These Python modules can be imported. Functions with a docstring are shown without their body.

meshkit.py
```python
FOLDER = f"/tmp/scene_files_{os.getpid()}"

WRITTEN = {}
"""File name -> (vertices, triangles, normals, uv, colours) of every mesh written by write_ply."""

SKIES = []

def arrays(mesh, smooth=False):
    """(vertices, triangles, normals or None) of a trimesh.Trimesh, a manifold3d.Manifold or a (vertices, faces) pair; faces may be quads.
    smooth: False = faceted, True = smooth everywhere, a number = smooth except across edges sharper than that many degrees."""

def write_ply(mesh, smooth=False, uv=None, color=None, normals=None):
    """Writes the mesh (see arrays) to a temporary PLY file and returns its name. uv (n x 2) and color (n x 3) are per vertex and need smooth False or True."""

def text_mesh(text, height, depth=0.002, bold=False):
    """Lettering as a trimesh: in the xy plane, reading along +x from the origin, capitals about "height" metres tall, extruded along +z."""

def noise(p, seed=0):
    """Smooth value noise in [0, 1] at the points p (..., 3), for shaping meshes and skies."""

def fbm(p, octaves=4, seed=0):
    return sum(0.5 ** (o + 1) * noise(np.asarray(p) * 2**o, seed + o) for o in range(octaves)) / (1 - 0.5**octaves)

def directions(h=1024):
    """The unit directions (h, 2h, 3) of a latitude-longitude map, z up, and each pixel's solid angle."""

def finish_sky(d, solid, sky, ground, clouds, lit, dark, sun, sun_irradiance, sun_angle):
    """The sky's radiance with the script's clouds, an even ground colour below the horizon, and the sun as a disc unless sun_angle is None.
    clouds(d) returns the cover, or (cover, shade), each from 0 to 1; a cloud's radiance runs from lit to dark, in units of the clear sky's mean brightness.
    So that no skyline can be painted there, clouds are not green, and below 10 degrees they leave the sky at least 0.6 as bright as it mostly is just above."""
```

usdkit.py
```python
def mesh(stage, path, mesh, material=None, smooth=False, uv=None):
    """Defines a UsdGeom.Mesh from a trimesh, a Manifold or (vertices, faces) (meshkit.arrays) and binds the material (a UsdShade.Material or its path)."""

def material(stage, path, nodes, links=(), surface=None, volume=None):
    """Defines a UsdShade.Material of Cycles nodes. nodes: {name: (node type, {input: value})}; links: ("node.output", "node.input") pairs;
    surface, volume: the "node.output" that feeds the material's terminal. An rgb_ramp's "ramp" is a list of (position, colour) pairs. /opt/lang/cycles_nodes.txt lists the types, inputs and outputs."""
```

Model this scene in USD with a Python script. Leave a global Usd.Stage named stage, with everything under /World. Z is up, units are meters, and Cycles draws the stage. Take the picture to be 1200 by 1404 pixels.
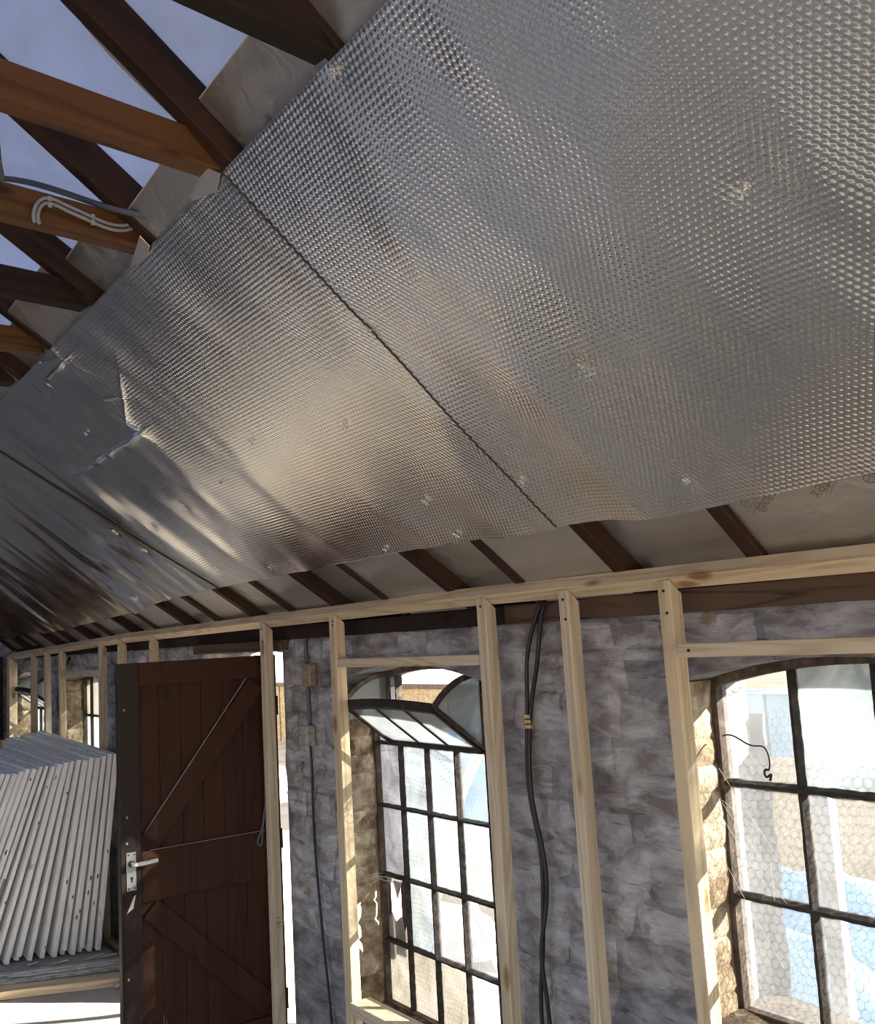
import math, random
import numpy as np, trimesh, shapely
from shapely.geometry import Polygon, box as sbox
import manifold3d as m3
import usdkit, meshkit
from pxr import Usd, UsdGeom, UsdLux, UsdShade, Gf, Sdf

stage = Usd.Stage.CreateInMemory()
UsdGeom.SetStageUpAxis(stage, UsdGeom.Tokens.z)
UsdGeom.SetStageMetersPerUnit(stage, 1.0)
UsdGeom.Xform.Define(stage, '/World')
UsdGeom.Scope.Define(stage, '/World/Looks')
H = 1.90                                   # the camera's height above the floor

# ------------------------------------------------------------------ camera
yaw, pitch, roll = 0.949118, 0.125855, -0.056662
fw = np.array([-math.sin(yaw)*math.cos(pitch), math.cos(yaw)*math.cos(pitch), math.sin(pitch)])
r0 = np.cross(fw, [0, 0, 1]); r0 /= np.linalg.norm(r0); u0 = np.cross(r0, fw)
rt = math.cos(roll)*r0 + math.sin(roll)*u0; up = -math.sin(roll)*r0 + math.cos(roll)*u0
cam = UsdGeom.Camera.Define(stage, '/World/camera')
cam.CreateHorizontalApertureAttr(36.0); cam.CreateFocalLengthAttr(36.0*1356.62/1200)
cam.AddTransformOp().Set(Gf.Matrix4d(*rt, 0, *up, 0, *(-fw), 0, 0, 0, H, 1))
cam.CreateClippingRangeAttr(Gf.Vec2f(0.02, 500))
cam.CreateExposureAttr(1.0)

# ------------------------------------------------------------------ sky and sun
dome = UsdLux.DomeLight.Define(stage, '/World/sky')
sky = usdkit.material(stage, '/World/Looks/sky', {
    's': ('sky_texture', {'sky_type': 'multiple_scattering', 'sun_elevation': 0.42, 'sun_rotation': 0.785, 'sun_disc': False}),
    'g': ('texture_coordinate', {}), 'n': ('noise_texture', {'scale': 2.2, 'detail': 5.0}),
    'r': ('rgb_ramp', {'ramp': [(0.34, (0.25, 0.25, 0.25)), (0.60, (1, 1, 1))]}),
    'm': ('mix', {'color2': (9.0, 9.2, 9.6)}),
    'b': ('background_shader', {'strength': 0.16})},
    [('g.generated', 'n.vector'), ('n.fac', 'r.fac'), ('r.color', 'm.fac'), ('s.color', 'm.color1'), ('m.color', 'b.color')], surface='b.background')
UsdShade.MaterialBindingAPI.Apply(dome.GetPrim()).Bind(sky)
sun = UsdLux.DistantLight.Define(stage, '/World/sun')
sun.CreateNormalizeAttr(True); sun.CreateIntensityAttr(5.0); sun.CreateAngleAttr(0.53); sun.CreateColorAttr(Gf.Vec3f(1.0, 0.89, 0.74))
sd = np.array([0.707*0.911, 0.707*0.911, 0.412]); sd /= np.linalg.norm(sd)          # towards the sun
zx = sd; xx = np.cross([0, 0, 1], zx); xx /= np.linalg.norm(xx); yx = np.cross(zx, xx)
sun.AddTransformOp().Set(Gf.Matrix4d(*xx, 0, *yx, 0, *zx, 0, 0, 0, 10, 1))

# ------------------------------------------------------------------ materials
def mat(name, nodes, links, surface='p.BSDF'):
    return usdkit.material(stage, '/World/Looks/' + name, nodes, links, surface=surface)

def plain(name, col, rough=0.6, metallic=0.0, **kw):
    return mat(name, {'p': ('principled_bsdf', {'base_color': col, 'roughness': rough, 'metallic': metallic, **kw})}, [])

def mottled(name, ramp, scale, rough=0.75, stretch=(1, 1, 1), detail=6.0, bump=0.3, dist=0.01, metallic=0.0, distortion=0.0, coord='object', **kw):
    nodes = {'t': ('texture_coordinate', {}) if coord == 'object' else ('geometry', {}),
             'i': ('object_info', {}), 'sc': ('math', {'math_type': 'multiply', 'value2': 37.0}),
             'cv': ('combine_xyz', {}), 'ad': ('mix', {'mix_type': 'add', 'fac': 1.0}),
             'mp': ('mapping', {'scale': stretch}),
             'n': ('noise_texture', {'scale': scale, 'detail': detail, 'roughness': 0.6, 'distortion': distortion}),
             'r': ('rgb_ramp', {'ramp': ramp}),
             'b': ('bump', {'strength': bump, 'distance': dist}),
             'p': ('principled_bsdf', {'roughness': rough, 'metallic': metallic, **kw})}
    src = 't.object' if coord == 'object' else 't.position'
    links = [('i.random', 'sc.value1'), ('sc.value', 'cv.x'), ('sc.value', 'cv.z'), (src, 'mp.vector'), ('mp.vector', 'ad.color1'), ('cv.vector', 'ad.color2'),
             ('ad.color', 'n.vector'), ('n.fac', 'r.fac'), ('r.color', 'p.base_color'), ('n.fac', 'b.height'), ('b.normal', 'p.normal')]
    return mat(name, nodes, links)

def timber_mat(name, light, dark, knot, rough=0.62, knots=1.0, ring=55.0):
    """Sawn timber: grain along the object's own z axis, a few knots."""
    nodes = {'t': ('texture_coordinate', {}), 'i': ('object_info', {}), 'sc': ('math', {'math_type': 'multiply', 'value2': 53.0}),
             'cv': ('combine_xyz', {}), 'ad': ('mix', {'mix_type': 'add', 'fac': 1.0}),
             'mp': ('mapping', {'scale': (1.0, 1.0, 0.07)}),
             'n': ('noise_texture', {'scale': 9.0, 'detail': 2.0, 'distortion': 0.6}),
             'w': ('math', {'math_type': 'multiply', 'value2': ring}), 'si': ('math', {'math_type': 'sine'}),
             'h': ('map_range', {'from_min': -1.0, 'from_max': 1.0}),
             'f': ('noise_texture', {'scale': 130.0, 'detail': 3.0}),
             'mx': ('math', {'math_type': 'multiply_add', 'value2': 0.55}),
             'fh': ('math', {'math_type': 'multiply', 'value2': 0.45}),
             'r': ('rgb_ramp', {'ramp': [(0.15, dark), (0.45, light), (0.8, tuple(min(1, 1.07*c) for c in light))]}),
             'mk': ('mapping', {'scale': (8.0, 8.0, 3.2)}),
             'v': ('voronoi_texture', {'scale': 1.0, 'randomness': 1.0}),
             'kr': ('rgb_ramp', {'ramp': [(0.0, (1, 1, 1)), (0.09, (0.9, 0.9, 0.9)), (0.17, (0, 0, 0))]}),
             'km': ('math', {'math_type': 'multiply', 'value2': knots}),
             'k': ('mix', {'color2': knot}),
             'b': ('bump', {'strength': 0.25, 'distance': 0.002}),
             'p': ('principled_bsdf', {'roughness': rough, 'specular_ior_level': 0.3})}
    links = [('i.random', 'sc.value1'), ('sc.value', 'cv.x'), ('sc.value', 'cv.y'), ('sc.value', 'cv.z'),
             ('t.object', 'ad.color1'), ('cv.vector', 'ad.color2'), ('ad.color', 'mp.vector'), ('mp.vector', 'n.vector'), ('mp.vector', 'f.vector'),
             ('n.fac', 'w.value1'), ('w.value', 'si.value1'), ('si.value', 'h.value'), ('f.fac', 'fh.value1'), ('h.result', 'mx.value1'), ('fh.value', 'mx.value3'),
             ('mx.value', 'r.fac'), ('ad.color', 'mk.vector'), ('mk.vector', 'v.vector'), ('v.distance', 'kr.fac'), ('kr.color', 'km.value1'), ('km.value', 'k.fac'),
             ('r.color', 'k.color1'), ('k.color', 'p.base_color'), ('mx.value', 'b.height'), ('b.normal', 'p.normal')]
    return mat(name, nodes, links)

PINE = timber_mat('pine', (0.64, 0.51, 0.335), (0.50, 0.37, 0.22), (0.26, 0.13, 0.05))
PINE_PALE = timber_mat('pine_pale', (0.60, 0.50, 0.36), (0.47, 0.37, 0.25), (0.28, 0.16, 0.07))
OLD_WOOD = timber_mat('old_rafter_wood', (0.040, 0.018, 0.009), (0.016, 0.008, 0.005), (0.010, 0.005, 0.003), rough=0.75, ring=30)
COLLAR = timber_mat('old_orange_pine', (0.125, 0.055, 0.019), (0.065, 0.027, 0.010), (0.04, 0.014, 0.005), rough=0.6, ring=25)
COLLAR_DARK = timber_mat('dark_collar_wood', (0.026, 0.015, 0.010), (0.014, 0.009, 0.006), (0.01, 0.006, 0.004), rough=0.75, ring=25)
BEAM_OLD = timber_mat('old_eaves_wood', (0.12, 0.075, 0.05), (0.05, 0.032, 0.022), (0.03, 0.02, 0.012), rough=0.85, ring=40)
DOOR_WOOD = timber_mat('door_brown_wood', (0.046, 0.016, 0.0065), (0.032, 0.0105, 0.0045), (0.015, 0.006, 0.004), rough=0.66, ring=18)
DOOR_DARK = timber_mat('door_dark_wood', (0.026, 0.016, 0.013), (0.020, 0.012, 0.010), (0.012, 0.007, 0.005), rough=0.5, ring=18)

FOIL = mat('bubble_foil', {
    'g': ('geometry', {}), 'n': ('noise_texture', {'scale': 3.0, 'detail': 4.0}),
    'r': ('rgb_ramp', {'ramp': [(0.3, (0.15, 0.15, 0.15)), (0.7, (0.22, 0.22, 0.22))]}),
    'p': ('principled_bsdf', {'base_color': (0.93, 0.915, 0.885), 'metallic': 1.0})},
    [('g.position', 'n.vector'), ('n.fac', 'r.fac'), ('r.color', 'p.roughness')])
BOARD_FOIL = mat('board_foil', {
    'g': ('geometry', {}), 'n': ('noise_texture', {'scale': 14.0, 'detail': 5.0, 'distortion': 1.0}),
    'm': ('mapping', {'scale': (1.0, 5.0, 5.0)}), 'n2': ('noise_texture', {'scale': 2.0, 'detail': 3.0}),
    'r': ('rgb_ramp', {'ramp': [(0.3, (0.36, 0.36, 0.36)), (0.7, (0.5, 0.5, 0.5))]}),
    'ad': ('math', {'math_type': 'add'}),
    'b': ('bump', {'strength': 0.5, 'distance': 0.008}),
    'p': ('principled_bsdf', {'base_color': (0.60, 0.58, 0.55), 'metallic': 0.93})},
    [('g.position', 'n.vector'), ('g.position', 'm.vector'), ('m.vector', 'n2.vector'), ('n.fac', 'r.fac'), ('r.color', 'p.roughness'), ('n.fac', 'ad.value1'), ('n2.fac', 'ad.value2'), ('ad.value', 'b.height'), ('b.normal', 'p.normal')])
FOAM = plain('board_foam_edge', (0.6, 0.55, 0.42), 0.8)
PRINT = plain('board_print', (0.22, 0.19, 0.15), 0.6)
STAPLE = plain('staple_torn_foil', (0.85, 0.83, 0.78), 0.3, 0.8)
MEMBRANE = mat('roof_membrane', {
    'g': ('geometry', {}), 'n': ('noise_texture', {'scale': 1.6, 'detail': 5.0, 'roughness': 0.6}),
    'r': ('rgb_ramp', {'ramp': [(0.3, (0.42, 0.44, 0.50)), (0.6, (0.56, 0.62, 0.78)), (0.8, (0.50, 0.54, 0.66))]}),
    'd': ('diffuse_bsdf', {}), 't': ('translucent_bsdf', {}), 'tm': ('mix', {'mix_type': 'multiply', 'fac': 1.0, 'color2': (0.050, 0.060, 0.090)}), 'x': ('mix_closure', {'fac': 0.5})},
    [('g.position', 'n.vector'), ('n.fac', 'r.fac'), ('r.color', 'd.color'), ('r.color', 'tm.color1'), ('tm.color', 't.color'), ('d.BSDF', 'x.closure1'), ('t.BSDF', 'x.closure2')], surface='x.closure')

def limewash(name, white, grime, tan, dark_amt):
    nodes = {'g': ('geometry', {}), 'm': ('mapping', {'scale': (1.0, 1.0, 2.2)}),
             'n': ('noise_texture', {'scale': 6.0, 'detail': 9.0, 'roughness': 0.68, 'distortion': 0.5}),
             'r': ('rgb_ramp', {'ramp': [(0.39, (0, 0, 0)), (0.64, (1, 1, 1))]}),
             'c': ('mix', {'color1': grime, 'color2': white}),
             'n2': ('noise_texture', {'scale': 5.5, 'detail': 6.0, 'roughness': 0.6}),
             'r2': ('rgb_ramp', {'ramp': [(0.62, (0, 0, 0)), (0.70, (1, 1, 1))]}),
             'c2': ('mix', {'color2': tan}),
             'm3': ('mapping', {'scale': (1.0, 1.0, 7.0)}), 'n3': ('noise_texture', {'scale': 6.0, 'detail': 8.0, 'roughness': 0.7}),
             'r3': ('rgb_ramp', {'ramp': [(0.28, (dark_amt,)*3), (0.44, (0, 0, 0))]}),
             'c3': ('mix', {'color2': (0.035, 0.032, 0.032)}),
             'n4': ('noise_texture', {'scale': 38.0, 'detail': 6.0, 'roughness': 0.7}),
             'ad': ('math', {'math_type': 'multiply_add', 'value2': 1.4}),
             'b': ('bump', {'strength': 0.75, 'distance': 0.014}),
             'p': ('principled_bsdf', {'roughness': 0.9, 'specular_ior_level': 0.2})}
    links = [('g.position', 'm.vector'), ('m.vector', 'n.vector'), ('n.fac', 'r.fac'), ('r.color', 'c.fac'), ('g.position', 'n2.vector'), ('n2.fac', 'r2.fac'), ('r2.color', 'c2.fac'), ('c.color', 'c2.color1'),
             ('g.position', 'm3.vector'), ('m3.vector', 'n3.vector'), ('n3.fac', 'r3.fac'), ('r3.color', 'c3.fac'), ('c2.color', 'c3.color1'), ('c3.color', 'p.base_color'),
             ('g.position', 'n4.vector'), ('n.fac', 'ad.value1'), ('n4.fac', 'ad.value3'), ('ad.value', 'b.height'), ('b.normal', 'p.normal')]
    return mat(name, nodes, links)
STONES = [limewash('limewash_pale', (0.66, 0.655, 0.67), (0.29, 0.262, 0.26), (0.30, 0.215, 0.125), 0.7),
          limewash('limewash_grey', (0.60, 0.595, 0.605), (0.25, 0.222, 0.22), (0.27, 0.19, 0.11), 0.75),
          limewash('limewash_worn', (0.52, 0.51, 0.515), (0.22, 0.193, 0.19), (0.28, 0.2, 0.11), 0.8)]
MORTAR = limewash('mortar_limewash', (0.42, 0.415, 0.435), (0.17, 0.165, 0.17), (0.22, 0.16, 0.09), 0.95)
BRICKS = [mottled('reveal_brick_pale', [(0.3, (0.14, 0.095, 0.055)), (0.48, (0.36, 0.28, 0.19)), (0.6, (0.52, 0.44, 0.33)), (0.75, (0.60, 0.54, 0.44))], 15, 0.9, detail=9, bump=0.9, dist=0.02, coord='world'),
          mottled('reveal_brick_brown', [(0.3, (0.08, 0.052, 0.03)), (0.5, (0.25, 0.18, 0.11)), (0.7, (0.44, 0.35, 0.25))], 15, 0.9, detail=9, bump=0.9, dist=0.02, coord='world')]
SILL = mottled('rotten_sill', [(0.3, (0.03, 0.02, 0.013)), (0.55, (0.10, 0.065, 0.04)), (0.75, (0.26, 0.2, 0.13))], 22, 0.9, bump=0.8, dist=0.02, coord='world')
CONCRETE = mottled('dusty_concrete', [(0.3, (0.30, 0.272, 0.23)), (0.5, (0.425, 0.392, 0.335)), (0.7, (0.50, 0.47, 0.41))], 2.6, 0.85, detail=9, bump=0.3, dist=0.03, coord='world')
IRON = mottled('rusty_iron', [(0.3, (0.010, 0.008, 0.007)), (0.55, (0.026, 0.018, 0.014)), (0.75, (0.075, 0.05, 0.038))], 30, 0.8, bump=0.6, dist=0.006, coord='world')
IRON_BROWN = mottled('weathered_frame', [(0.3, (0.03, 0.021, 0.015)), (0.55, (0.085, 0.06, 0.043)), (0.75, (0.2, 0.15, 0.11))], 26, 0.85, stretch=(1, 1, 1), bump=0.6, dist=0.006, coord='world')
WHITE_BOARD = mottled('white_painted_board', [(0.3, (0.62, 0.63, 0.62)), (0.45, (0.78, 0.79, 0.78)), (0.7, (0.83, 0.84, 0.83))], 9, 0.5, stretch=(1, 1, 0.3), bump=0.08, dist=0.004)
WHITE_CHIP = mottled('chipped_white_paint', [(0.3, (0.70, 0.70, 0.69)), (0.62, (0.80, 0.80, 0.79)), (0.68, (0.36, 0.33, 0.28))], 7, 0.55, stretch=(1, 1, 0.4), bump=0.15, dist=0.004)
GREY_SHEET = mottled('grey_sheet', [(0.3, (0.2, 0.195, 0.19)), (0.6, (0.30, 0.295, 0.28)), (0.8, (0.4, 0.39, 0.37))], 5, 0.7, bump=0.1, dist=0.01)
FLAKY = mottled('flaky_white', [(0.3, (0.30, 0.29, 0.27)), (0.5, (0.6, 0.59, 0.56)), (0.7, (0.75, 0.74, 0.71))], 14, 0.7, bump=0.4, dist=0.01)
ALU = plain('satin_aluminium', (0.78, 0.78, 0.77), 0.32, 0.9)
BLACK = plain('black_rubber', (0.016, 0.016, 0.018), 0.45)
SCREW = plain('dark_screw', (0.02, 0.018, 0.016), 0.5)
CABLE_GREY = plain('grey_cable_sheath', (0.30, 0.30, 0.32), 0.5)
CABLE_DARK = plain('slate_cable_sheath', (0.10, 0.11, 0.13), 0.5)
TAPE = plain('tan_tape', (0.55, 0.38, 0.16), 0.5)
SOCKET = mottled('grubby_socket', [(0.3, (0.2, 0.14, 0.08)), (0.6, (0.34, 0.26, 0.17)), (0.8, (0.42, 0.35, 0.26))], 40, 0.6, bump=0.1, dist=0.002)
SOCKET_W = mottled('dirty_white_box', [(0.3, (0.24, 0.22, 0.19)), (0.6, (0.40, 0.38, 0.34)), (0.8, (0.5, 0.48, 0.44))], 40, 0.6, bump=0.1, dist=0.002)
WIRE = plain('galvanised_wire', (0.20, 0.19, 0.18), 0.5, 0.3)
WEB = plain('cobweb_silk', (0.75, 0.74, 0.7), 0.7)
TWIG = plain('dead_stem', (0.04, 0.025, 0.02), 0.8)

def pane_mat(name, dirt, fac, stain=(0.55, 0.52, 0.46), tint=(0.78, 0.82, 0.85)):
    """Dirty window glass: clear glass that lets the sun through, a film of dirt that scatters it, and a weak mirror."""
    nodes = {'g': ('geometry', {}), 'n': ('noise_texture', {'scale': 7.0, 'detail': 6.0, 'roughness': 0.6, 'distortion': 0.4}),
             'r': ('map_range', {'from_min': 0.3, 'from_max': 0.7, 'to_min': fac*0.65, 'to_max': min(1.0, fac*1.35), 'clamp': True}),
             't': ('transparent_bsdf', {'color': tint}), 'd': ('diffuse_bsdf', {'color': dirt}), 'l': ('translucent_bsdf', {'color': dirt}),
             'dl': ('mix_closure', {'fac': 0.72}), 'x': ('mix_closure', {}),
             'lw': ('layer_weight', {'blend': 0.5}), 'pw': ('math', {'math_type': 'power', 'value2': 5.0}), 'f': ('math', {'math_type': 'multiply_add', 'value2': 0.8, 'value3': 0.03, 'use_clamp': True}), 'gl': ('glossy_bsdf', {'color': (0.9, 0.9, 0.9), 'roughness': 0.08}), 'o': ('mix_closure', {})}
    links = [('g.position', 'n.vector'), ('n.fac', 'r.value'), ('r.result', 'x.fac'), ('d.BSDF', 'dl.closure1'), ('l.BSDF', 'dl.closure2'),
             ('t.BSDF', 'x.closure1'), ('dl.closure', 'x.closure2'), ('lw.facing', 'pw.value1'), ('pw.value', 'f.value1'), ('f.value', 'o.fac'), ('x.closure', 'o.closure1'), ('gl.BSDF', 'o.closure2')]
    return mat(name, nodes, links, surface='o.closure')
PANE = {'clear': pane_mat('pane_clear', (0.34, 0.345, 0.35), 0.18), 'dusty': pane_mat('pane_dusty', (0.34, 0.365, 0.385), 0.55),
        'hazy': pane_mat('pane_hazy', (0.35, 0.38, 0.40), 0.88), 'frosted': pane_mat('pane_frosted', (0.36, 0.40, 0.415), 0.86), 'milky': pane_mat('pane_milky', (0.36, 0.345, 0.31), 0.95),
        'grey': pane_mat('pane_grey', (0.21, 0.21, 0.235), 0.92)}

# ------------------------------------------------------------------ names, tags and mesh helpers
used = {}
def path_for(name, parent=None):
    base = (str(parent.GetPath()) if parent else '/World') + '/' + name
    k = used.get(base, 0); used[base] = k + 1
    return base if k == 0 else '%s_%03d' % (base, k)

def tag(p, label=None, cat=None, group=None, kind=None):
    for key, val in (('label', label), ('category', cat), ('group', group), ('kind', kind)):
        if val: p.SetCustomDataByKey(key, val)
    return p

def thing(name, label, cat, T=None, group=None, kind=None):
    x = UsdGeom.Xform.Define(stage, path_for(name))
    if T is not None: x.AddTransformOp().Set(Gf.Matrix4d(*np.asarray(T, float).T.ravel()))
    return tag(x.GetPrim(), label, cat, group, kind)

def obj(name, mesh, m, parent=None, smooth=False, label=None, kind=None):
    p = usdkit.mesh(stage, path_for(name, parent), mesh, m, smooth=smooth).GetPrim()
    if label or kind: tag(p, label, None, None, kind)
    return p

def cat(ms): return trimesh.util.concatenate(ms)

def bx(x0, x1, y0, y1, z0, z1):
    b = trimesh.creation.box([x1-x0, y1-y0, z1-z0]); b.apply_translation([(x0+x1)/2, (y0+y1)/2, (z0+z1)/2]); return b

def cbox(x0, x1, y0, y1, z0, z1, c=0.003):
    """A box with chamfered edges."""
    pts = []
    for a in (0, 1):
        for b in (0, 1):
            for d in (0, 1):
                X, Y, Z = (x0, x1)[a], (y0, y1)[b], (z0, z1)[d]; sx, sy, sz = 1-2*a, 1-2*b, 1-2*d
                pts += [(X+sx*c, Y+sy*c, Z), (X+sx*c, Y, Z+sz*c), (X, Y+sy*c, Z+sz*c)]
    return trimesh.Trimesh(*hull(pts), process=False)

def hull(pts):
    m = m3.Manifold.hull_points([tuple(map(float, p)) for p in pts]).to_mesh()
    return m.vert_properties[:, :3], m.tri_verts

def frame(o, ez, ex):
    """Matrix of an object at o whose own z runs along ez and x along ex."""
    ez = np.asarray(ez, float)/np.linalg.norm(ez); ex = np.asarray(ex, float); ex = ex - ez*(ex@ez); ex /= np.linalg.norm(ex)
    T = np.eye(4); T[:3, 0], T[:3, 1], T[:3, 2], T[:3, 3] = ex, np.cross(ez, ex), ez, o
    return T

def bar(p0, p1, w, d, face, c=0.0015):
    """A chamfered bar from p0 to p1 in world space; d along face, w across."""
    p0, p1 = np.asarray(p0, float), np.asarray(p1, float)
    m = cbox(-d/2, d/2, -w/2, w/2, 0, np.linalg.norm(p1-p0), c); m.apply_transform(frame(p0, p1-p0, face)); return m

def tube(pts, r, n=8, smooth=True):
    pts = np.asarray(pts, float)
    if smooth and len(pts) > 2:
        from scipy.interpolate import CubicSpline
        t = np.r_[0, np.cumsum(np.linalg.norm(np.diff(pts, axis=0), axis=1))]
        pts = CubicSpline(t, pts)(np.linspace(0, t[-1], max(8, 6*len(pts))))
    tan = np.gradient(pts, axis=0); tan /= np.linalg.norm(tan, axis=1, keepdims=True)
    a = np.cross(tan[0], [0.3, 0.2, 1.0]); a /= np.linalg.norm(a); V = []
    for p, t in zip(pts, tan):
        a = a - t*(a@t); a /= np.linalg.norm(a); b = np.cross(t, a)
        ang = np.arange(n)/n*2*np.pi
        V.append(p + r*(np.cos(ang)[:, None]*a + np.sin(ang)[:, None]*b))
    k = len(pts); V = np.vstack(V + [pts[:1], pts[-1:]]); F = []
    for i in range(k-1):
        for j in range(n):
            q = i*n+j; s = i*n+(j+1) % n; F += [(q, s, s+n), (q, s+n, q+n)]
    for j in range(n): F += [(k*n, (j+1) % n, j), (k*n+1, (k-1)*n+j, (k-1)*n+(j+1) % n)]
    return trimesh.Trimesh(V, F, process=False)

def extrude_y(poly, y0, y1):
    """A polygon in (x, z) extruded from y0 to y1."""
    ms = []
    for g in getattr(poly, 'geoms', [poly]):
        m = trimesh.creation.extrude_polygon(g, y1-y0, engine='earcut')
        v = m.vertices.copy(); m.vertices = np.c_[v[:, 0], y0 + v[:, 2], v[:, 1]]; m.invert(); ms.append(m)
    return cat(ms)

def extrude_x(poly, x0, x1):
    """A polygon in (y, z) extruded from x0 to x1."""
    m = trimesh.creation.extrude_polygon(poly, x1-x0, engine='earcut')
    v = m.vertices.copy(); m.vertices = np.c_[x0 + v[:, 2], v[:, 0], v[:, 1]]; return m

def rough_box(rng, x0, x1, y0, y1, z0, z1, e, amp, warp=False):
    """A block with a worn, pillowed, uneven front towards -y."""
    nx, nz = (8, 5) if x1-x0 > 0.16 else (5, 4)
    u, w = np.meshgrid(np.linspace(0, 1, nx+1), np.linspace(0, 1, nz+1), indexing='ij')
    u = 0.5+0.5*np.sign(u-0.5)*np.abs(2*u-1)**0.75; w = 0.5+0.5*np.sign(w-0.5)*np.abs(2*w-1)**0.75
    X, Z = x0+(x1-x0)*u, z0+(z1-z0)*w
    rim = np.minimum(np.minimum(u, 1-u)*(x1-x0), np.minimum(w, 1-w)*(z1-z0))
    nz_ = meshkit.fbm(np.stack([X*7, Z*9, 0*X+3], -1), 3, 5)                     # one relief for the whole wall
    Y = YF + e - (e + (YF-y0))*(1-np.exp(-rim/0.010)) + amp*(nz_-0.5)
    if warp:
        X, Z = X + 0.030*(meshkit.noise(np.stack([X*6, Z*7, 0*X], -1), 8)-0.5), Z + 0.034*(meshkit.noise(np.stack([X*5, Z*7, 0*X+9], -1), 9)-0.5)
    front = np.stack([X, Y, Z], -1).reshape(-1, 3); n = len(front); back = front.copy(); back[:, 1] = y1
    i = np.arange(n).reshape(nx+1, nz+1); q = np.stack([i[:-1, :-1], i[1:, :-1], i[1:, 1:], i[:-1, 1:]], -1).reshape(-1, 4)
    F = [q[:, [0, 1, 2]], q[:, [0, 2, 3]]]
    loop = np.r_[i[:, 0], i[-1, 1:], i[-2::-1, -1], i[0, -2:0:-1]]; k = np.roll(loop, -1)
    F += [np.stack([loop, loop+n, k+n], 1), np.stack([loop, k+n, k], 1)]
    return trimesh.Trimesh(np.vstack([front, back]), np.vstack(F), process=False)

# ------------------------------------------------------------------ roof geometry: 40 degree pitch, undersides of the rafters through (y 2.079, z 2.055)
PITCH = math.radians(40); CP, SP = math.cos(PITCH), math.sin(PITCH); Y0, Z0 = 2.079, H + 0.155
UPS = np.array([0, -CP, SP]); DOWN = np.array([0, -SP, -CP])
def RP(x, v, off=0.0):
    """Point on the roof slope: x along the wall, v up the slope, off below (+) the rafters' undersides."""
    return np.array([x, Y0 - v*CP - off*SP, Z0 + v*SP - off*CP])
RAFT = [(0.62, 0.62), (0.18, 0.18), (-0.25, -0.25), (-0.68, -0.68), (-1.10, -1.10), (-1.555, -1.545), (-2.025, -2.055), (-2.48, -2.57), (-2.89, -3.13), (-3.34, -3.66), (-3.755, -4.12), (-4.165, -4.56), (-4.60, -5.03),
        (-5.05, -5.5), (-5.5, -5.98), (-6.0, -6.5), (-6.47, -6.98), (-6.95, -7.45), (-7.45, -7.95), (-7.95, -8.42), (-8.45, -8.85), (-8.95, -9.25), (-9.45, -9.6), (-9.97, -9.99)]
def raft_x(k, v):
    a, b = RAFT[k]; return a + (b-a)*(v-0.23)/1.28

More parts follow.
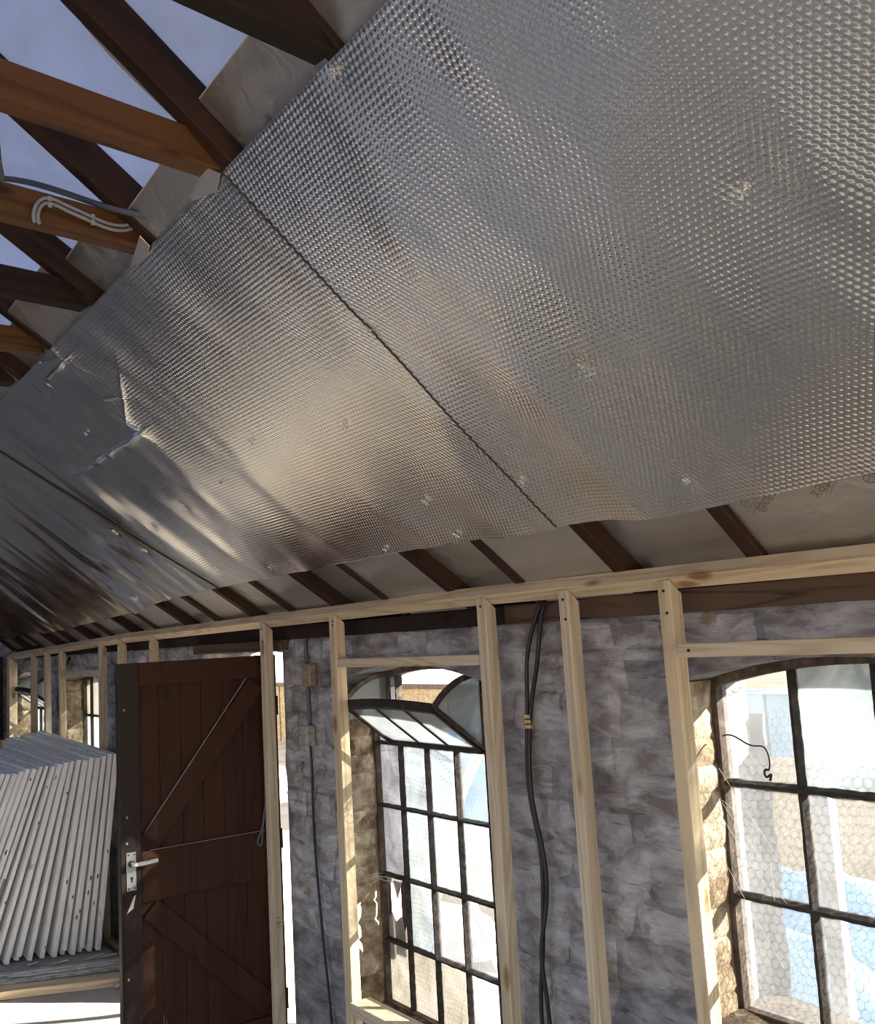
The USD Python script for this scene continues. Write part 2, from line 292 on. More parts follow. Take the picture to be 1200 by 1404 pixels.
# ------------------------------------------------------------------ the setting: floor and walls
rngN = np.random.default_rng(3)
gx, gy = np.meshgrid(np.linspace(-10.6, 3.6, 285), np.linspace(-3.9, 2.52, 130), indexing='ij')
gz = 0.010*(meshkit.fbm(np.stack([gx*1.7, gy*1.7, gx*0], -1), 5, 4)-0.5) - 0.001
def grid_mesh(X, Y, Z):
    a, b = X.shape; V = np.stack([X, Y, Z], -1).reshape(-1, 3)
    i = np.arange(a*b).reshape(a, b); q = np.stack([i[:-1, :-1], i[1:, :-1], i[1:, 1:], i[:-1, 1:]], -1).reshape(-1, 4)
    return trimesh.Trimesh(V, np.vstack([q[:, [0, 1, 2]], q[:, [0, 2, 3]]]), process=False)
p = obj('floor', grid_mesh(gx, gy, gz), CONCRETE, smooth=True); tag(p, 'pale dusty concrete floor of the workshop', 'floor', kind='structure')

def arch(x0, x1, zb, zs, rise, n=12):
    xs = np.linspace(x1, x0, n+1); t = (xs-x0)/(x1-x0)*2-1
    return Polygon([(x0, zb), (x1, zb)] + [(x, zs + rise*(1-q*q)) for x, q in zip(xs, t)])
W1 = dict(x0=-1.945, x1=-0.925, zb=0.80, zs=1.735, rise=0.065)
W2 = dict(x0=-3.85, x1=-2.815, zb=0.345, zs=1.735, rise=0.065)
W3 = dict(x0=-8.33, x1=-7.31, zb=0.80, zs=1.725, rise=0.065)
W5 = dict(x0=0.15, x1=1.17, zb=0.80, zs=1.735, rise=0.065); W6 = dict(x0=1.95, x1=2.97, zb=0.80, zs=1.735, rise=0.065)
W4 = dict(x0=-9.95, x1=-8.915, zb=0.345, zs=1.735, rise=0.065)
DOOR = sbox(-5.40, 0.0, -4.385, 1.875)
openings = [arch(**w) for w in (W1, W2, W3, W4, W5, W6)] + [DOOR]
hole = shapely.union_all(openings)
YF = 2.165                                  # the stones' face
core = sbox(-10.4, -0.02, 3.5, 1.93).difference(hole)
wall = thing('wall_back', 'old limewashed rubble wall behind the new timber studs', 'wall', kind='structure')
obj('mortar', extrude_y(core, YF+0.009, 2.50), MORTAR, wall)
rng = random.Random(11)
z = 0.62; courses = []
while z < 1.90:
    h = rng.uniform(0.098, 0.14); z1 = min(z+h, 1.925)
    if 1.925 - z1 < 0.06: z1 = 1.925
    courses.append((z, z1)); z = z1
n_stone = 0
for (za, zb) in courses:
    x = -10.3 + rng.uniform(0, 0.2)
    while x < -0.35:
        w = rng.uniform(0.16, 0.40); xe = x + w
        if n_stone < 297:
            cell = sbox(x, za, xe, zb).difference(hole.buffer(0.004))
            for g in getattr(cell, 'geoms', [cell]):
                if g.is_empty or g.area < 0.004: continue
                a, b, c2, d = g.bounds
                if g.area < 0.97*(c2-a)*(d-b):            # under an arch: keep the part above its crown
                    b = max(b, max((hh.bounds[3] for hh in openings if hh.bounds[0] < c2 and hh.bounds[2] > a), default=b)+0.004)
                    if d-b < 0.02 or not sbox(a, b, c2, d).buffer(-0.001).within(cell.buffer(0.02)): continue
                f = YF - rng.uniform(0.0, 0.006)
                st = rough_box(rng, a, c2, f, YF+0.03, b, d, 0.009, 0.032, warp=True)
                obj('stone', st, STONES[rng.choice((0, 0, 0, 1, 1, 2))], wall, smooth=40); n_stone += 1
        x = xe
# bricks that line the left reveals of the windows, and the jamb beside the door
for (xr, za, zb) in ((W1['x0'], W1['zb'], W1['zs']+0.01), (W2['x0'], W2['zb'], W2['zs']+0.01), (W3['x0'], W3['zb'], W3['zs']), (W4['x0'], W4['zb'], W4['zs'])):
    z = za
    while z < zb-0.03:
        h = rng.uniform(0.07, 0.085); e = min(z+h, zb)
        m = rough_box(rng, 0, 0.155, YF-0.004, YF+0.05, z, e, 0.005, 0.03)
        v = m.vertices.copy(); v[:, 1] -= YF-0.006; m.vertices = np.c_[xr + 0.020 - v[:, 1], YF+0.014 + v[:, 0], v[:, 2]]; 
        obj('brick', m, BRICKS[rng.choice((0, 0, 1))], wall, smooth=40); z = e
for w in (W1, W2, W3, W4):
    ym = bx(w['x0']+0.01, w['x1']-0.01, YF+0.012, 2.49, w['zb']-0.012, w['zb']+0.012)
    for _ in range(4): ym = ym.subdivide()
    ym.vertices[:, 2] += np.where(ym.vertices[:, 2] > w['zb'], 0.05*(meshkit.fbm(ym.vertices*9, 4, 6)-0.35), 0)
    obj('window_ledge', ym, SILL, wall, smooth=True)

# dark lintel and eaves timbers on the wall head
def timber(name, label, catg, p0, p1, w, d, face, m, group=None, top_shear=0.0, kind=None, screws=(), c=0.0025):
    """A sawn timber as one thing: own z along its length, own x towards face."""
    p0, p1 = np.asarray(p0, float), np.asarray(p1, float); L = np.linalg.norm(p1-p0)
    t = thing(name, label, catg, frame(p0, p1-p0, face), group, kind)
    body = cbox(-d/2, d/2, -w/2, w/2, 0, L, c)
    if top_shear: body.vertices[:, 2] += np.where(body.vertices[:, 2] > L/2, (body.vertices[:, 0]-d/2)*top_shear, 0)
    obj('timber', body, m, t)
    for (s, wy, fz) in screws:
        cy = trimesh.creation.cylinder(radius=0.0042, height=0.004, sections=10)
        if s == 'f': cy.apply_transform(trimesh.transformations.rotation_matrix(math.pi/2, [0, 1, 0])); cy.apply_translation([d/2+0.0005, wy, fz if fz >= 0 else L+fz])
        else: cy.apply_transform(trimesh.transformations.rotation_matrix(math.pi/2, [1, 0, 0])); cy.apply_translation([wy, (w/2+0.0005)*(1 if s == 'r' else -1), fz if fz >= 0 else L+fz])
        obj('screw_head', cy, SCREW, t)
    return t
timber('eaves_beam', 'old dark timber lying on the wall head at the right', 'beam', (3.3, 2.207, 1.966), (-2.66, 2.207, 1.962), 0.066, 0.09, (0, -1, 0), BEAM_OLD)
timber('eaves_beam', 'old blackened timber on the wall head left of the hanging cables', 'beam', (-2.67, 2.205, 1.962), (-10.2, 2.205, 1.955), 0.062, 0.08, (0, -1, 0), COLLAR_DARK)
timber('door_lintel', 'dark old timber lintel above the brown door', 'lintel', (-4.30, 2.145, 1.905), (-5.42, 2.145, 1.905), 0.05, 0.035, (0, -1, 0), BEAM_OLD)
p = obj('trim_1', bx(-10.4, 3.5, 2.262, 2.30, 1.925, 2.085), COLLAR_DARK); tag(p, 'dark board closing the eaves gap above the wall', 'trim', kind='structure')

# the other three walls
def tagged_wall(name, mesh, label, m): tag(obj(name, mesh, m), label, 'wall', kind='structure')
fr = sbox(-10.4, -0.02, 3.5, 1.95)
for k in range(2, 5): fr = fr.difference(sbox(-9.8+2.6*k, 0.4, -7.8+2.6*k, 1.8))
tagged_wall('wall_front', extrude_y(fr, -3.75, -3.42), 'limewashed wall with window openings opposite the studs', MORTAR)
gable = Polygon([(-3.75, 0), (2.5, 0), (2.5, 1.92), (-0.62, 4.42), (-3.75, 1.95)])
tagged_wall('wall_right', extrude_x(gable.difference(sbox(-2.3, -0.01, 1.85, 2.25)), 3.3, 3.6), 'gable wall with a wide open doorway', MORTAR)
wl = thing('wall_left', 'gable wall lined with dark brown upright boards', 'wall', kind='structure')
obj('core', extrude_x(gable, -10.6, -10.36), MORTAR, wl)
y = 2.14; k = 0
while y > 1.35:
    w = 0.145; top = min(2.0 + (2.14-y)*0.80, 4.1 if y > -0.6 else 4.3 + (y+0.62)*0.80)
    obj('board', cbox(-10.36, -10.335 - 0.004*(k % 2), y-w+0.004, y, 0.02, max(top, 1.5)-0.05), OLD_WOOD, wl); y -= w; k += 1

# ceiling: translucent underlay on both slopes
def slope_sheet(y_lo, y_hi, sgn):
    xs = np.linspace(-10.5, 3.55, 240); ts = np.linspace(0, 1, 60); X, T = np.meshgrid(xs, ts, indexing='ij')
    Y = y_lo + (y_hi-y_lo)*T; Zr = Z0 + 0.105/CP + (Y0-Y)*math.tan(PITCH) if sgn > 0 else Z0 + 0.105/CP + (Y0+1.24+Y)*math.tan(PITCH)
    Zr = Zr + 0.012*np.abs(np.sin(X*np.pi/0.5))*(meshkit.noise(np.stack([X, Y*2, 0*X], -1), 2)+0.4)
    return grid_mesh(X, Y, Zr)
p = obj('ceiling', cat([slope_sheet(2.32, -0.62, 1), slope_sheet(-3.56, -0.62, -1)]), MEMBRANE, smooth=True); tag(p, 'lilac grey translucent roofing underlay above the rafters', 'ceiling', kind='structure')

# ------------------------------------------------------------------ rafters, boards between them, collars
ordn = ['first', 'second', 'third', 'fourth', 'fifth', 'sixth', 'seventh', 'eighth', 'ninth', 'tenth', 'eleventh', 'twelfth', 'thirteenth', 'fourteenth', 'fifteenth', 'sixteenth', 'seventeenth', 'eighteenth', 'nineteenth', 'twentieth', 'twenty-first', 'twenty-second', 'twenty-third', 'twenty-fourth', 'twenty-fifth', 'twenty-sixth']
RECESS = {5: 0.018, 6: 0.052, 7: 0.006, 8: 0.052, 9: 0.006, 10: 0.056, 11: 0.014, 12: 0.045, 13: 0.02, 14: 0.05, 15: 0.012, 16: 0.05, 17: 0.02, 18: 0.05, 19: 0.03, 20: 0.05, 21: 0.02, 22: 0.05, 4: 0.012, 3: 0.01, 2: 0.01, 1: 0.01}
for k in range(len(RAFT)):
    lo, hi = RP(raft_x(k, -0.10), -0.10, -0.05), RP(raft_x(k, 3.3), 3.3, -0.05)
    timber('rafter', 'old dark rafter hidden behind the right hand foil sheet' if k < 5 else 'old dark rafter, %s from the right in the strip below the foil' % ordn[k-5], 'rafter', lo, hi, 0.05, 0.098, DOWN, OLD_WOOD if k not in (5, 6) else OLD_WOOD, 'rafters behind the right foil sheet' if k < 5 else 'rafters of the roof slope', c=0.004)
def quad_slab(xa0, xb0, v0, xa1, xb1, v1, off, th):
    P = [RP(x, v, o) for o in (off, off-th) for (x, v) in ((xa0, v0), (xb0, v0), (xb1, v1), (xa1, v1))]
    return trimesh.Trimesh(*hull(P), process=False)
TOPS = {5: (1.85, 1.85), 6: (1.656, 1.66), 7: (1.615, 1.632), 8: (1.665, 1.675), 9: (1.70, 1.702), 10: (1.66, 1.68)}
board_at = {}
for k in range(1, len(RAFT)):
    v0 = -0.10; ta, tb = TOPS.get(k, (1.62, 1.64)); rc = -RECESS.get(k, 0.03)
    b = thing('insulation_board', 'foil faced insulation board hidden behind the right hand foil sheet' if k < 5 else 'foil faced insulation board with printed lettering, below the foil at the right edge' if k == 5 else 'foil faced insulation board between the %s and %s rafters from the right' % (ordn[k-6], ordn[k-5]), 'insulation board', group='boards behind the right foil sheet' if k < 5 else 'boards between the rafters')
    P = []
    for o in (rc, rc-0.04):
        P += [RP(raft_x(k, v0)+0.027, v0, o), RP(raft_x(k-1, v0)-0.027, v0, o), RP(raft_x(k-1, tb)-0.027, tb, o), RP(raft_x(k, ta)+0.027, ta, o)]
    v, f = hull(P); m = trimesh.Trimesh(v, f, process=False)
    obj('foil_facing', m, BOARD_FOIL, b)
    e = [RP(raft_x(k, ta)+0.03, ta+s, o) for o in (rc-0.002, rc-0.038) for s in (0.0, 0.003)] + [RP(raft_x(k-1, tb)-0.03, tb+s, o) for o in (rc-0.002, rc-0.038) for s in (0.0, 0.003)]
    obj('foam_edge', trimesh.Trimesh(*hull(e), process=False), FOAM, b)
    board_at[k] = (b, rc)
def roof_text(text, x, v, height, ang, off, flip=False):
    """Flat lettering lying on the roof slope, read from below; ang turns it from the wall's direction towards the ridge."""
    m = meshkit.text_mesh(text, height, 0.0006)
    ca, sa = math.cos(ang), math.sin(ang)
    ex = np.array([1, 0, 0])*ca + UPS*sa; ez = DOWN; ey = np.cross(ez, ex)
    T = np.eye(4); T[:3, 0], T[:3, 1], T[:3, 2], T[:3, 3] = ex, ey, ez, RP(x, v, off+0.0004)
    m.apply_transform(T); return m
b5, rc5 = board_at[5]; b6, rc6 = board_at[6]
bright, rcb = board_at[5]
obj('printed_lettering', roof_text('@celotex', -1.455, 0.128, 0.026, math.radians(35), rcb), PRINT, bright, label='brand lettering printed at a slant')
obj('printed_lettering', roof_text('celotex', -1.19, 0.245, 0.030, math.radians(215), rcb), PRINT, bright, label='brand lettering printed upside down')
for a, (s0, s1) in enumerate((((-1.49, 0.14), (-1.39, 0.21)), ((-1.482, 0.13), (-1.37, 0.209)), ((-1.27, 0.155), (-1.20, 0.23)), ((-1.262, 0.15), (-1.19, 0.227)))):
    d0, d1 = RP(*s0, rcb+0.0006), RP(*s1, rcb+0.0006)
    obj('printed_rule', bar(d0, d1, 0.002, 0.0008, DOWN, 0.0002), PRINT, bright)
for (cxx, cv) in ((-1.478, 0.165), (-1.452, 0.188), (-1.428, 0.208), (-1.155, 0.175), (-1.13, 0.195)):
    ring = []
    for q in range(16):
        a0, a1 = q/16*2*math.pi, (q+1)/16*2*math.pi
        ring.append(bar(RP(cxx+0.012*math.cos(a0), cv+0.012*math.sin(a0), rcb+0.0006), RP(cxx+0.012*math.cos(a1), cv+0.012*math.sin(a1), rcb+0.0006), 0.002, 0.0008, DOWN, 0.0002))
    ring.append(bar(RP(cxx-0.004, cv-0.006, rcb+0.0006), RP(cxx+0.004, cv+0.006, rcb+0.0006), 0.003, 0.0008, DOWN, 0.0002))
    obj('printed_icon', cat(ring), PRINT, bright)

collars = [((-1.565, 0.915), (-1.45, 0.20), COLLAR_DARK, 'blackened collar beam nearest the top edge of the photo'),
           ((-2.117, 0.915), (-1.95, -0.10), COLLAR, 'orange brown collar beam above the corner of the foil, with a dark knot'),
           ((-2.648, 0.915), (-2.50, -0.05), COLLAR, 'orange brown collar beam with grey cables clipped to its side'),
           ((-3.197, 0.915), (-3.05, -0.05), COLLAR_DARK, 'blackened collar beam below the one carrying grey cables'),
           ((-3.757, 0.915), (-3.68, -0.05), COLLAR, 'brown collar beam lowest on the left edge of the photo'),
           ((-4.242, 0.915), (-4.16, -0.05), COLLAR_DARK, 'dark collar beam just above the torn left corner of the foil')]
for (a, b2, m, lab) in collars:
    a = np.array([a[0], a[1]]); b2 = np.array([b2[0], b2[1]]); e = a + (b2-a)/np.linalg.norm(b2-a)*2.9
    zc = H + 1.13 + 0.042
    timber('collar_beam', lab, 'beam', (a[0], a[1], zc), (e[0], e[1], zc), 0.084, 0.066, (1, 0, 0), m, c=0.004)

# ------------------------------------------------------------------ foil sheets stapled under the rafters
def seam2(v): return -4.50 - 0.505*(v-0.2)/1.0
def seam3(v): return -7.50 - 0.30*(v-0.2)/1.3
def vbot(x): return np.interp(x, [-10, -7.6, -6.0, -5.1, -4.5, -2.9, -2.1, -1.6, -1.1, 0.6], [0.10, 0.10, 0.152, 0.22, 0.228, 0.236, 0.224, 0.201, 0.212, 0.212])
STAPLES = [(-1.56, 1.492), (-0.989, 0.898), (-1.568, 0.688), (-2.08, 1.003), (-2.517, 0.774), (-3.045, 0.854), (-3.482, 0.751), (-3.954, 0.719), (-4.407, 0.675), (-2.049, 0.41), (-2.503, 0.424), (-2.938, 0.266), (-2.51, 0.268), (-1.549, 0.294), (-3.821, 0.292), (-4.281, 0.332), (-4.875, 0.709), (-4.786, 0.56), (-4.068, 1.189), (-5.723, 0.42), (-5.58, 0.265)]
CREASES = [(-3.59, 1.531, -3.621, 1.461, 7), (-3.779, 1.50, -3.602, 1.454, 8), (-3.602, 1.454, -3.928, 1.446, 10), (-4.053, 1.489, -4.07, 1.412, 6), (-3.928, 1.446, -3.932, 1.395, 8), (-3.932, 1.395, -4.199, 1.39, 8), (-3.397, 1.289, -3.671, 1.141, 9), (-3.678, 1.263, -3.534, 1.216, 8), (-3.67, 1.08, -4.068, 1.074, 15), (-4.068, 1.074, -4.481, 1.07, 9), (-3.671, 1.141, -3.66, 1.08, 12), (-5.449, 1.259, -5.535, 1.118, 6), (-3.602, 1.454, -3.57, 1.36, 5)]
def sheet(xr, xl, step, bubbles, off, seed, lap=0.0, vt=1.512):
    """A foil sheet between the lines x = xr(v) and x = xl(v): sagging between the staples, embossed with hexagonally packed bubbles."""
    n = int(abs(xl(0.8)-xr(0.8))/step)+1; mrow = int(1.30/step)+1
    S, T = np.meshgrid(np.linspace(0, 1, n), np.linspace(0, 1, mrow), indexing='ij')
    v_a = vbot(xr(0.2) + (xl(0.2)-xr(0.2))*S); V = v_a + (vt-v_a)*T
    X = xr(V) + (xl(V)-xr(V))*S
    kx = np.zeros_like(X); kk = np.array([[raft_x(k, 0.23), raft_x(k, 1.51)] for k in range(len(RAFT))])
    for c in range(X.shape[1]):                                                    # distance to the nearest rafter, in bays
        rx = kk[:, 0] + (kk[:, 1]-kk[:, 0])*(V[0, c]-0.23)/1.28
        kx[:, c] = np.interp(X[:, c], rx[::-1], np.arange(len(rx))[::-1])
    bay = np.abs(np.sin(np.pi*kx))
    q = np.stack([X*1.5, V*0.9, 0*X+seed], -1); ns = meshkit.fbm(q, 3, seed)
    d = off + 0.004 + (0.001 + 0.024*ns**2)*bay**2*(1 if bubbles else 0.35)
    d += 0.085*(meshkit.fbm(np.stack([X*2.6, V*1.1, 0*X], -1), 3, seed+5)-0.5)*(0.55+0.45*bay**2)
    st = np.stack([X*9.0+V*1.2, V*1.6, 0*X], -1)
    d += 0.0035*(meshkit.fbm(st, 3, seed+9)-0.5)
    rgh = np.random.default_rng(seed)
    for (sx, sv) in STAPLES:
        r2 = (X-sx)**2 + (V-sv)**2; r = np.sqrt(r2); w = np.exp(-r2/(2*0.020**2)); th = np.arctan2(V-sv, X-sx)
        d += -0.005*w + 0.0009*np.exp(-r/0.025)*np.cos(th*7 + sx*50)*np.minimum(1, r/0.01)
    for (ax, av, bx_, bv, hh) in CREASES:
        pa, pb = np.array([ax, av]), np.array([bx_, bv]); L = np.linalg.norm(pb-pa); t = (pb-pa)/L
        s = np.clip((X-ax)*t[0] + (V-av)*t[1], 0, L); wv = 0.010*(meshkit.noise(np.stack([X*14, V*14, 0*X+ax*9], -1), 2)-0.5); dist = np.hypot(X-ax-s*t[0]+wv*t[1], V-av-s*t[1]-wv*t[0]); sg = -(X-ax)*t[1] + (V-av)*t[0]
        d += 0.001*hh*np.exp(-np.abs(dist)/0.009)*np.clip(4*s/L*(1-s/L)+0.25, 0, 1) + 0.0006*hh*np.exp(-dist/0.05)*np.sign(sg)*np.minimum(1, dist/0.004)
    flat = np.clip(((X+3.55)/-0.25), 0, 1)*np.clip((V-0.75)/0.3, 0, 1)              # the crumpled corner has lost its bubbles
    d = 0.0025 + 0.005*np.logaddexp(0, (d-0.0025)/0.005)                            # the film rests against the rafters
    if bubbles:
        p_ = 0.0155; a = X/p_; b = V/(p_*math.sqrt(3)); 
        def near(o): 
            fa = a-o - np.round(a-o); fb = b-o - np.round(b-o); return (fa*p_)**2 + (fb*p_*math.sqrt(3))**2
        r2 = np.minimum(near(0.0), near(0.5)); d += 0.0014*bubbles*np.cos(np.pi/2*np.clip(np.sqrt(r2)/0.0086, 0, 1))**2*(1-0.9*flat)
    d = d + lap*np.exp(-np.abs(X-xr(V))/0.025)
    Pm = np.stack([X, Y0 - V*CP - d*SP, Z0 + V*SP - d*CP], -1)
    m = grid_mesh(Pm[..., 0], Pm[..., 1], Pm[..., 2])
    e0 = Pm[0]; e1 = e0 - DOWN*0.0058 - np.array([0.0015, 0, 0]); E_ = np.stack([e0, e1], 0)
    return m, grid_mesh(E_[..., 0], E_[..., 1], E_[..., 2])
SHEETS = [(lambda v: 0.45+0*v, lambda v: -2.092+0*v, 0.0026, 1.0, 0.0, 3, 'bubble foil insulation sheet covering the right half of the sloping ceiling'),
          (lambda v: -2.078+0*v, seam2, 0.0032, 1.0, 0.0, 8, 'bubble foil insulation sheet left of the long seam, with a crumpled torn corner'),
          (lambda v: seam2(v)+0.02, seam3, 0.009, 0, 0.004, 14, 'smooth silver foil sheet over the white panels and the door'),
          (lambda v: seam3(v)-0.004, lambda v: -10.2+0*v, 0.012, 0, 0.0, 21, 'last silver foil sheet in the far left corner')]
def staple_mesh(x, v, off, s):
    """A torn tuft of foil round a staple."""
    r = random.Random(int(x*1000)); pts = []; tris = []
    o = RP(x, v, off+0.004)
    for q in range(6):
        a = q/6*2*math.pi + r.uniform(-0.4, 0.4); L = s*r.uniform(0.5, 1.3)
        e = np.array([math.cos(a), 0, 0]) + UPS*math.sin(a); t = np.cross(DOWN, e)
        tris.append(trimesh.Trimesh(*hull([o-t*0.0012, o+t*0.0012, o+e*L*0.5+DOWN*0.006+t*0.002, o+e*L*0.5+DOWN*0.007-t*0.002, o+e*L+DOWN*r.uniform(0.001, 0.006), o+DOWN*0.003]), process=False))
    tris.append(bar(o-np.array([0.006, 0, 0])+DOWN*0.003, o+np.array([0.006, 0, 0])+DOWN*0.003, 0.0014, 0.0014, DOWN, 0.0003))
    return cat(tris)
sheets = []; CUT = plain('cut_foil_edge', (0.035, 0.033, 0.03), 0.7)
for (xr, xl, step, bub, off, seed, lab) in SHEETS:
    t = thing('foil_sheet', lab, 'insulation foil'); sheets.append(t)
    film, edge = sheet(xr, xl, step, bub, off, 3, lap=0.0 if seed == 3 else 0.004)
    obj('film', film, FOIL, t, smooth=True)
    if seed != 3: obj('cut_edge', edge, CUT, t, label='dark cut edge of the sheet')
for (sx, sv) in STAPLES:
    k = 0 if sx > -2.09 else 1 if sx > seam2(sv) else 2
    obj('staple', staple_mesh(sx, sv, 0.005, 0.015 if k < 2 else 0.018), STAPLE if k < 2 else STAPLE, sheets[k])
def tab(pts, k):
    P = [RP(x, v, o) for o in (0.016, 0.0185) for (x, v) in pts]
    obj('folded_tab', trimesh.Trimesh(*hull(P), process=False), STAPLE, sheets[k], label='pale flap of foil folded over the top edge')
tab([(-2.101, 1.55), (-2.071, 1.512), (-2.137, 1.490), (-2.245, 1.515)], 1)
tab([(-2.557, 1.549), (-2.560, 1.513), (-2.61, 1.497), (-2.74, 1.508)], 1)

# ------------------------------------------------------------------ the new stud frame
def zplate(x): return H + np.interp(x, [-9.75, -6.4, -2.83, 0.5], [0.042, 0.108, 0.130, 0.110])    # height of the plate's front arris
PLATES = [(0.6, -2.81, 'new pine top plate at the right, carrying the studs by both windows'), (-2.815, -6.42, 'new pine top plate over the door, butted against the right hand plate'), (-6.425, -9.72, 'new pine top plate in the far left corner above the white panels')]
for (xa, xb, lab) in PLATES:
    # nailed tilted to the undersides of the rafters, so its faces follow the roof pitch
    mid = lambda x: np.array([x, 2.05, zplate(x)]) + np.array([0, SP, CP])*0.023 + np.array([0, CP, -SP])*0.024
    timber('top_plate', lab, 'timber plate', mid(xa), mid(xb), 0.046, 0.048, (0, CP, -SP), PINE)
def stud(xl, xr, lab, z0=0.045, lean=(0.0, 0.0), screws=(('f', 0.0, -0.03), ('f', 0.006, -0.09)), m=PINE, group=None, dep=0.046, yf=2.05, stamp=None):
    xc, w = (xl+xr)/2, abs(xr-xl); zt = zplate(xc) - 0.004
    t = timber('stud', lab, 'timber stud', (xc+lean[0], yf+dep/2+lean[1], z0), (xc, yf+dep/2, zt), w, dep, (0, -1, 0), m, top_shear=0.0, screws=screws)
    pm = stage.GetPrimAtPath(str(t.GetPath())+'/timber'); a = UsdGeom.Mesh(pm).GetPointsAttr(); v = np.array(a.Get()); L = zt - z0
    v[:, 2] += np.where(v[:, 2] > L/2, (v[:, 0]-dep/2)*0.83, 0); a.Set(v)
    return t
LK = dict(lean=(-0.02, 0.0))
stud(-1.857, -1.812, 'pine stud at the left side of the right hand window', m=PINE, lean=(0.02, 0))
stud(-0.80, -0.755, 'pine stud at the right side of the right hand window, beyond the photo edge')
stud(-2.257, -2.214, 'pine stud in the middle of the bare wall between the two windows', m=PINE_PALE, lean=(0.012, 0))
stud(-2.669, -2.620, 'pine stud beside the hanging black cables, at the right of the middle window', m=PINE_PALE, lean=(0.01, 0), screws=(('f', 0.0, -0.03), ('l', 0.0, -0.03), ('l', -0.01, -0.19), ('l', 0.008, -0.18)))
stud(-3.694, -3.640, 'pine stud at the left side of the middle window with the open vent', m=PINE, screws=(('f', 0.008, -0.03), ('f', 0.008, -0.045)), lean=(0.005, 0))
s365 = stud(-4.375, -4.325, 'pine stud next to the hinge side of the brown door', m=PINE_PALE, lean=(0.0, 0))
st = [bar((-4.3225, 2.058, zz), (-4.3225, 2.088, zz+0.004), 0.0015, 0.001, (1, 0, 0), 0.0002) for zz in (0.625, 0.668)] + [bar((-4.3225, 2.064, 0.64), (-4.3225, 2.07, 0.655), 0.003, 0.001, (1, 0, 0), 0.0002), bar((-4.3225, 2.076, 0.64), (-4.3225, 2.083, 0.652), 0.003, 0.001, (1, 0, 0), 0.0002)]
stm = cat(st); stm.apply_transform(np.linalg.inv(frame((-4.35, 2.073, 0.045), (0, 0, 1), (0, -1, 0)))); obj('grade_stamp', stm, SCREW, s365)
stud(-5.925, -5.88, 'pine stud just above the top edge of the brown door', z0=0.05, m=PINE)
stud(-6.53, -6.48, 'orange toned pine stud above the free top corner of the brown door', z0=0.05, m=PINE)
stud(-6.955, -6.905, 'pine stud with a dark knot in front of the left window, touching the white panels', z0=0.05, m=PINE_PALE)
stud(-7.98, -7.93, 'brightly lit pine stud at the far jamb of the left window', z0=0.05, m=PINE)
stud(-8.42, -8.37, 'pine stud beside the curved black cable behind the white panels', z0=0.05, m=PINE_PALE)
stud(-8.86, -8.81, 'pine stud in front of the far open window vent', z0=0.05, m=PINE_PALE)
stud(-9.70, -9.60, 'wide pine stud at the far left end of the frame', z0=0.05, m=PINE, dep=0.07, yf=2.04)
def rail(name, lab, catg, xa, xb, za, zb, m, yc=2.072, w=0.046, d=0.044, screws=()):
    return timber(name, lab, catg, (xa, yc, za), (xb, yc, zb), w, d, (0, -1, 0), m, screws=screws)
rail('window_header', 'pine cross piece above the right hand window, nailed over the stud', 'timber rail', -1.768, -0.2, H-0.0695, H-0.068, PINE_PALE, yc=2.028, d=0.042, w=0.036, screws=(('f', 0, 0.04),))
rail('window_header', 'pine cross piece above the open vent of the middle window', 'timber rail', -3.660, -2.672, H-0.083, H-0.083, PINE_PALE, yc=2.074, w=0.036)
rail('window_header', 'short pine cross piece above the left window behind the door', 'timber rail', -7.928, -6.957, H-0.118, H-0.112, PINE_PALE, yc=2.066)
rail('window_sill_rail', 'pine cross piece below the middle window at the bottom of the photo', 'timber rail', -3.633, -2.658, H-1.44, H-1.44, PINE_PALE, yc=2.085, d=0.095)
rail('window_sill_rail', 'pine cross piece below the right hand window', 'timber rail', -1.79, -0.8, 0.72, 0.72, PINE)
rail('sole_plate', 'pine sole plate under the studs between the door and the right wall', 'timber plate', 0.6, -4.33, 0.024, 0.024, PINE)
rail('sole_plate', 'pine sole plate under the studs beyond the door', 'timber plate', -5.85, -9.72, 0.024, 0.024, PINE)
timber('floor_timber', 'long pine timber lying across the floor in front of the white panels', 'timber', (-6.66, 0.70, 0.024), (-6.10, 1.92, 0.024), 0.046, 0.12, (0.92, -0.38, 0), PINE)

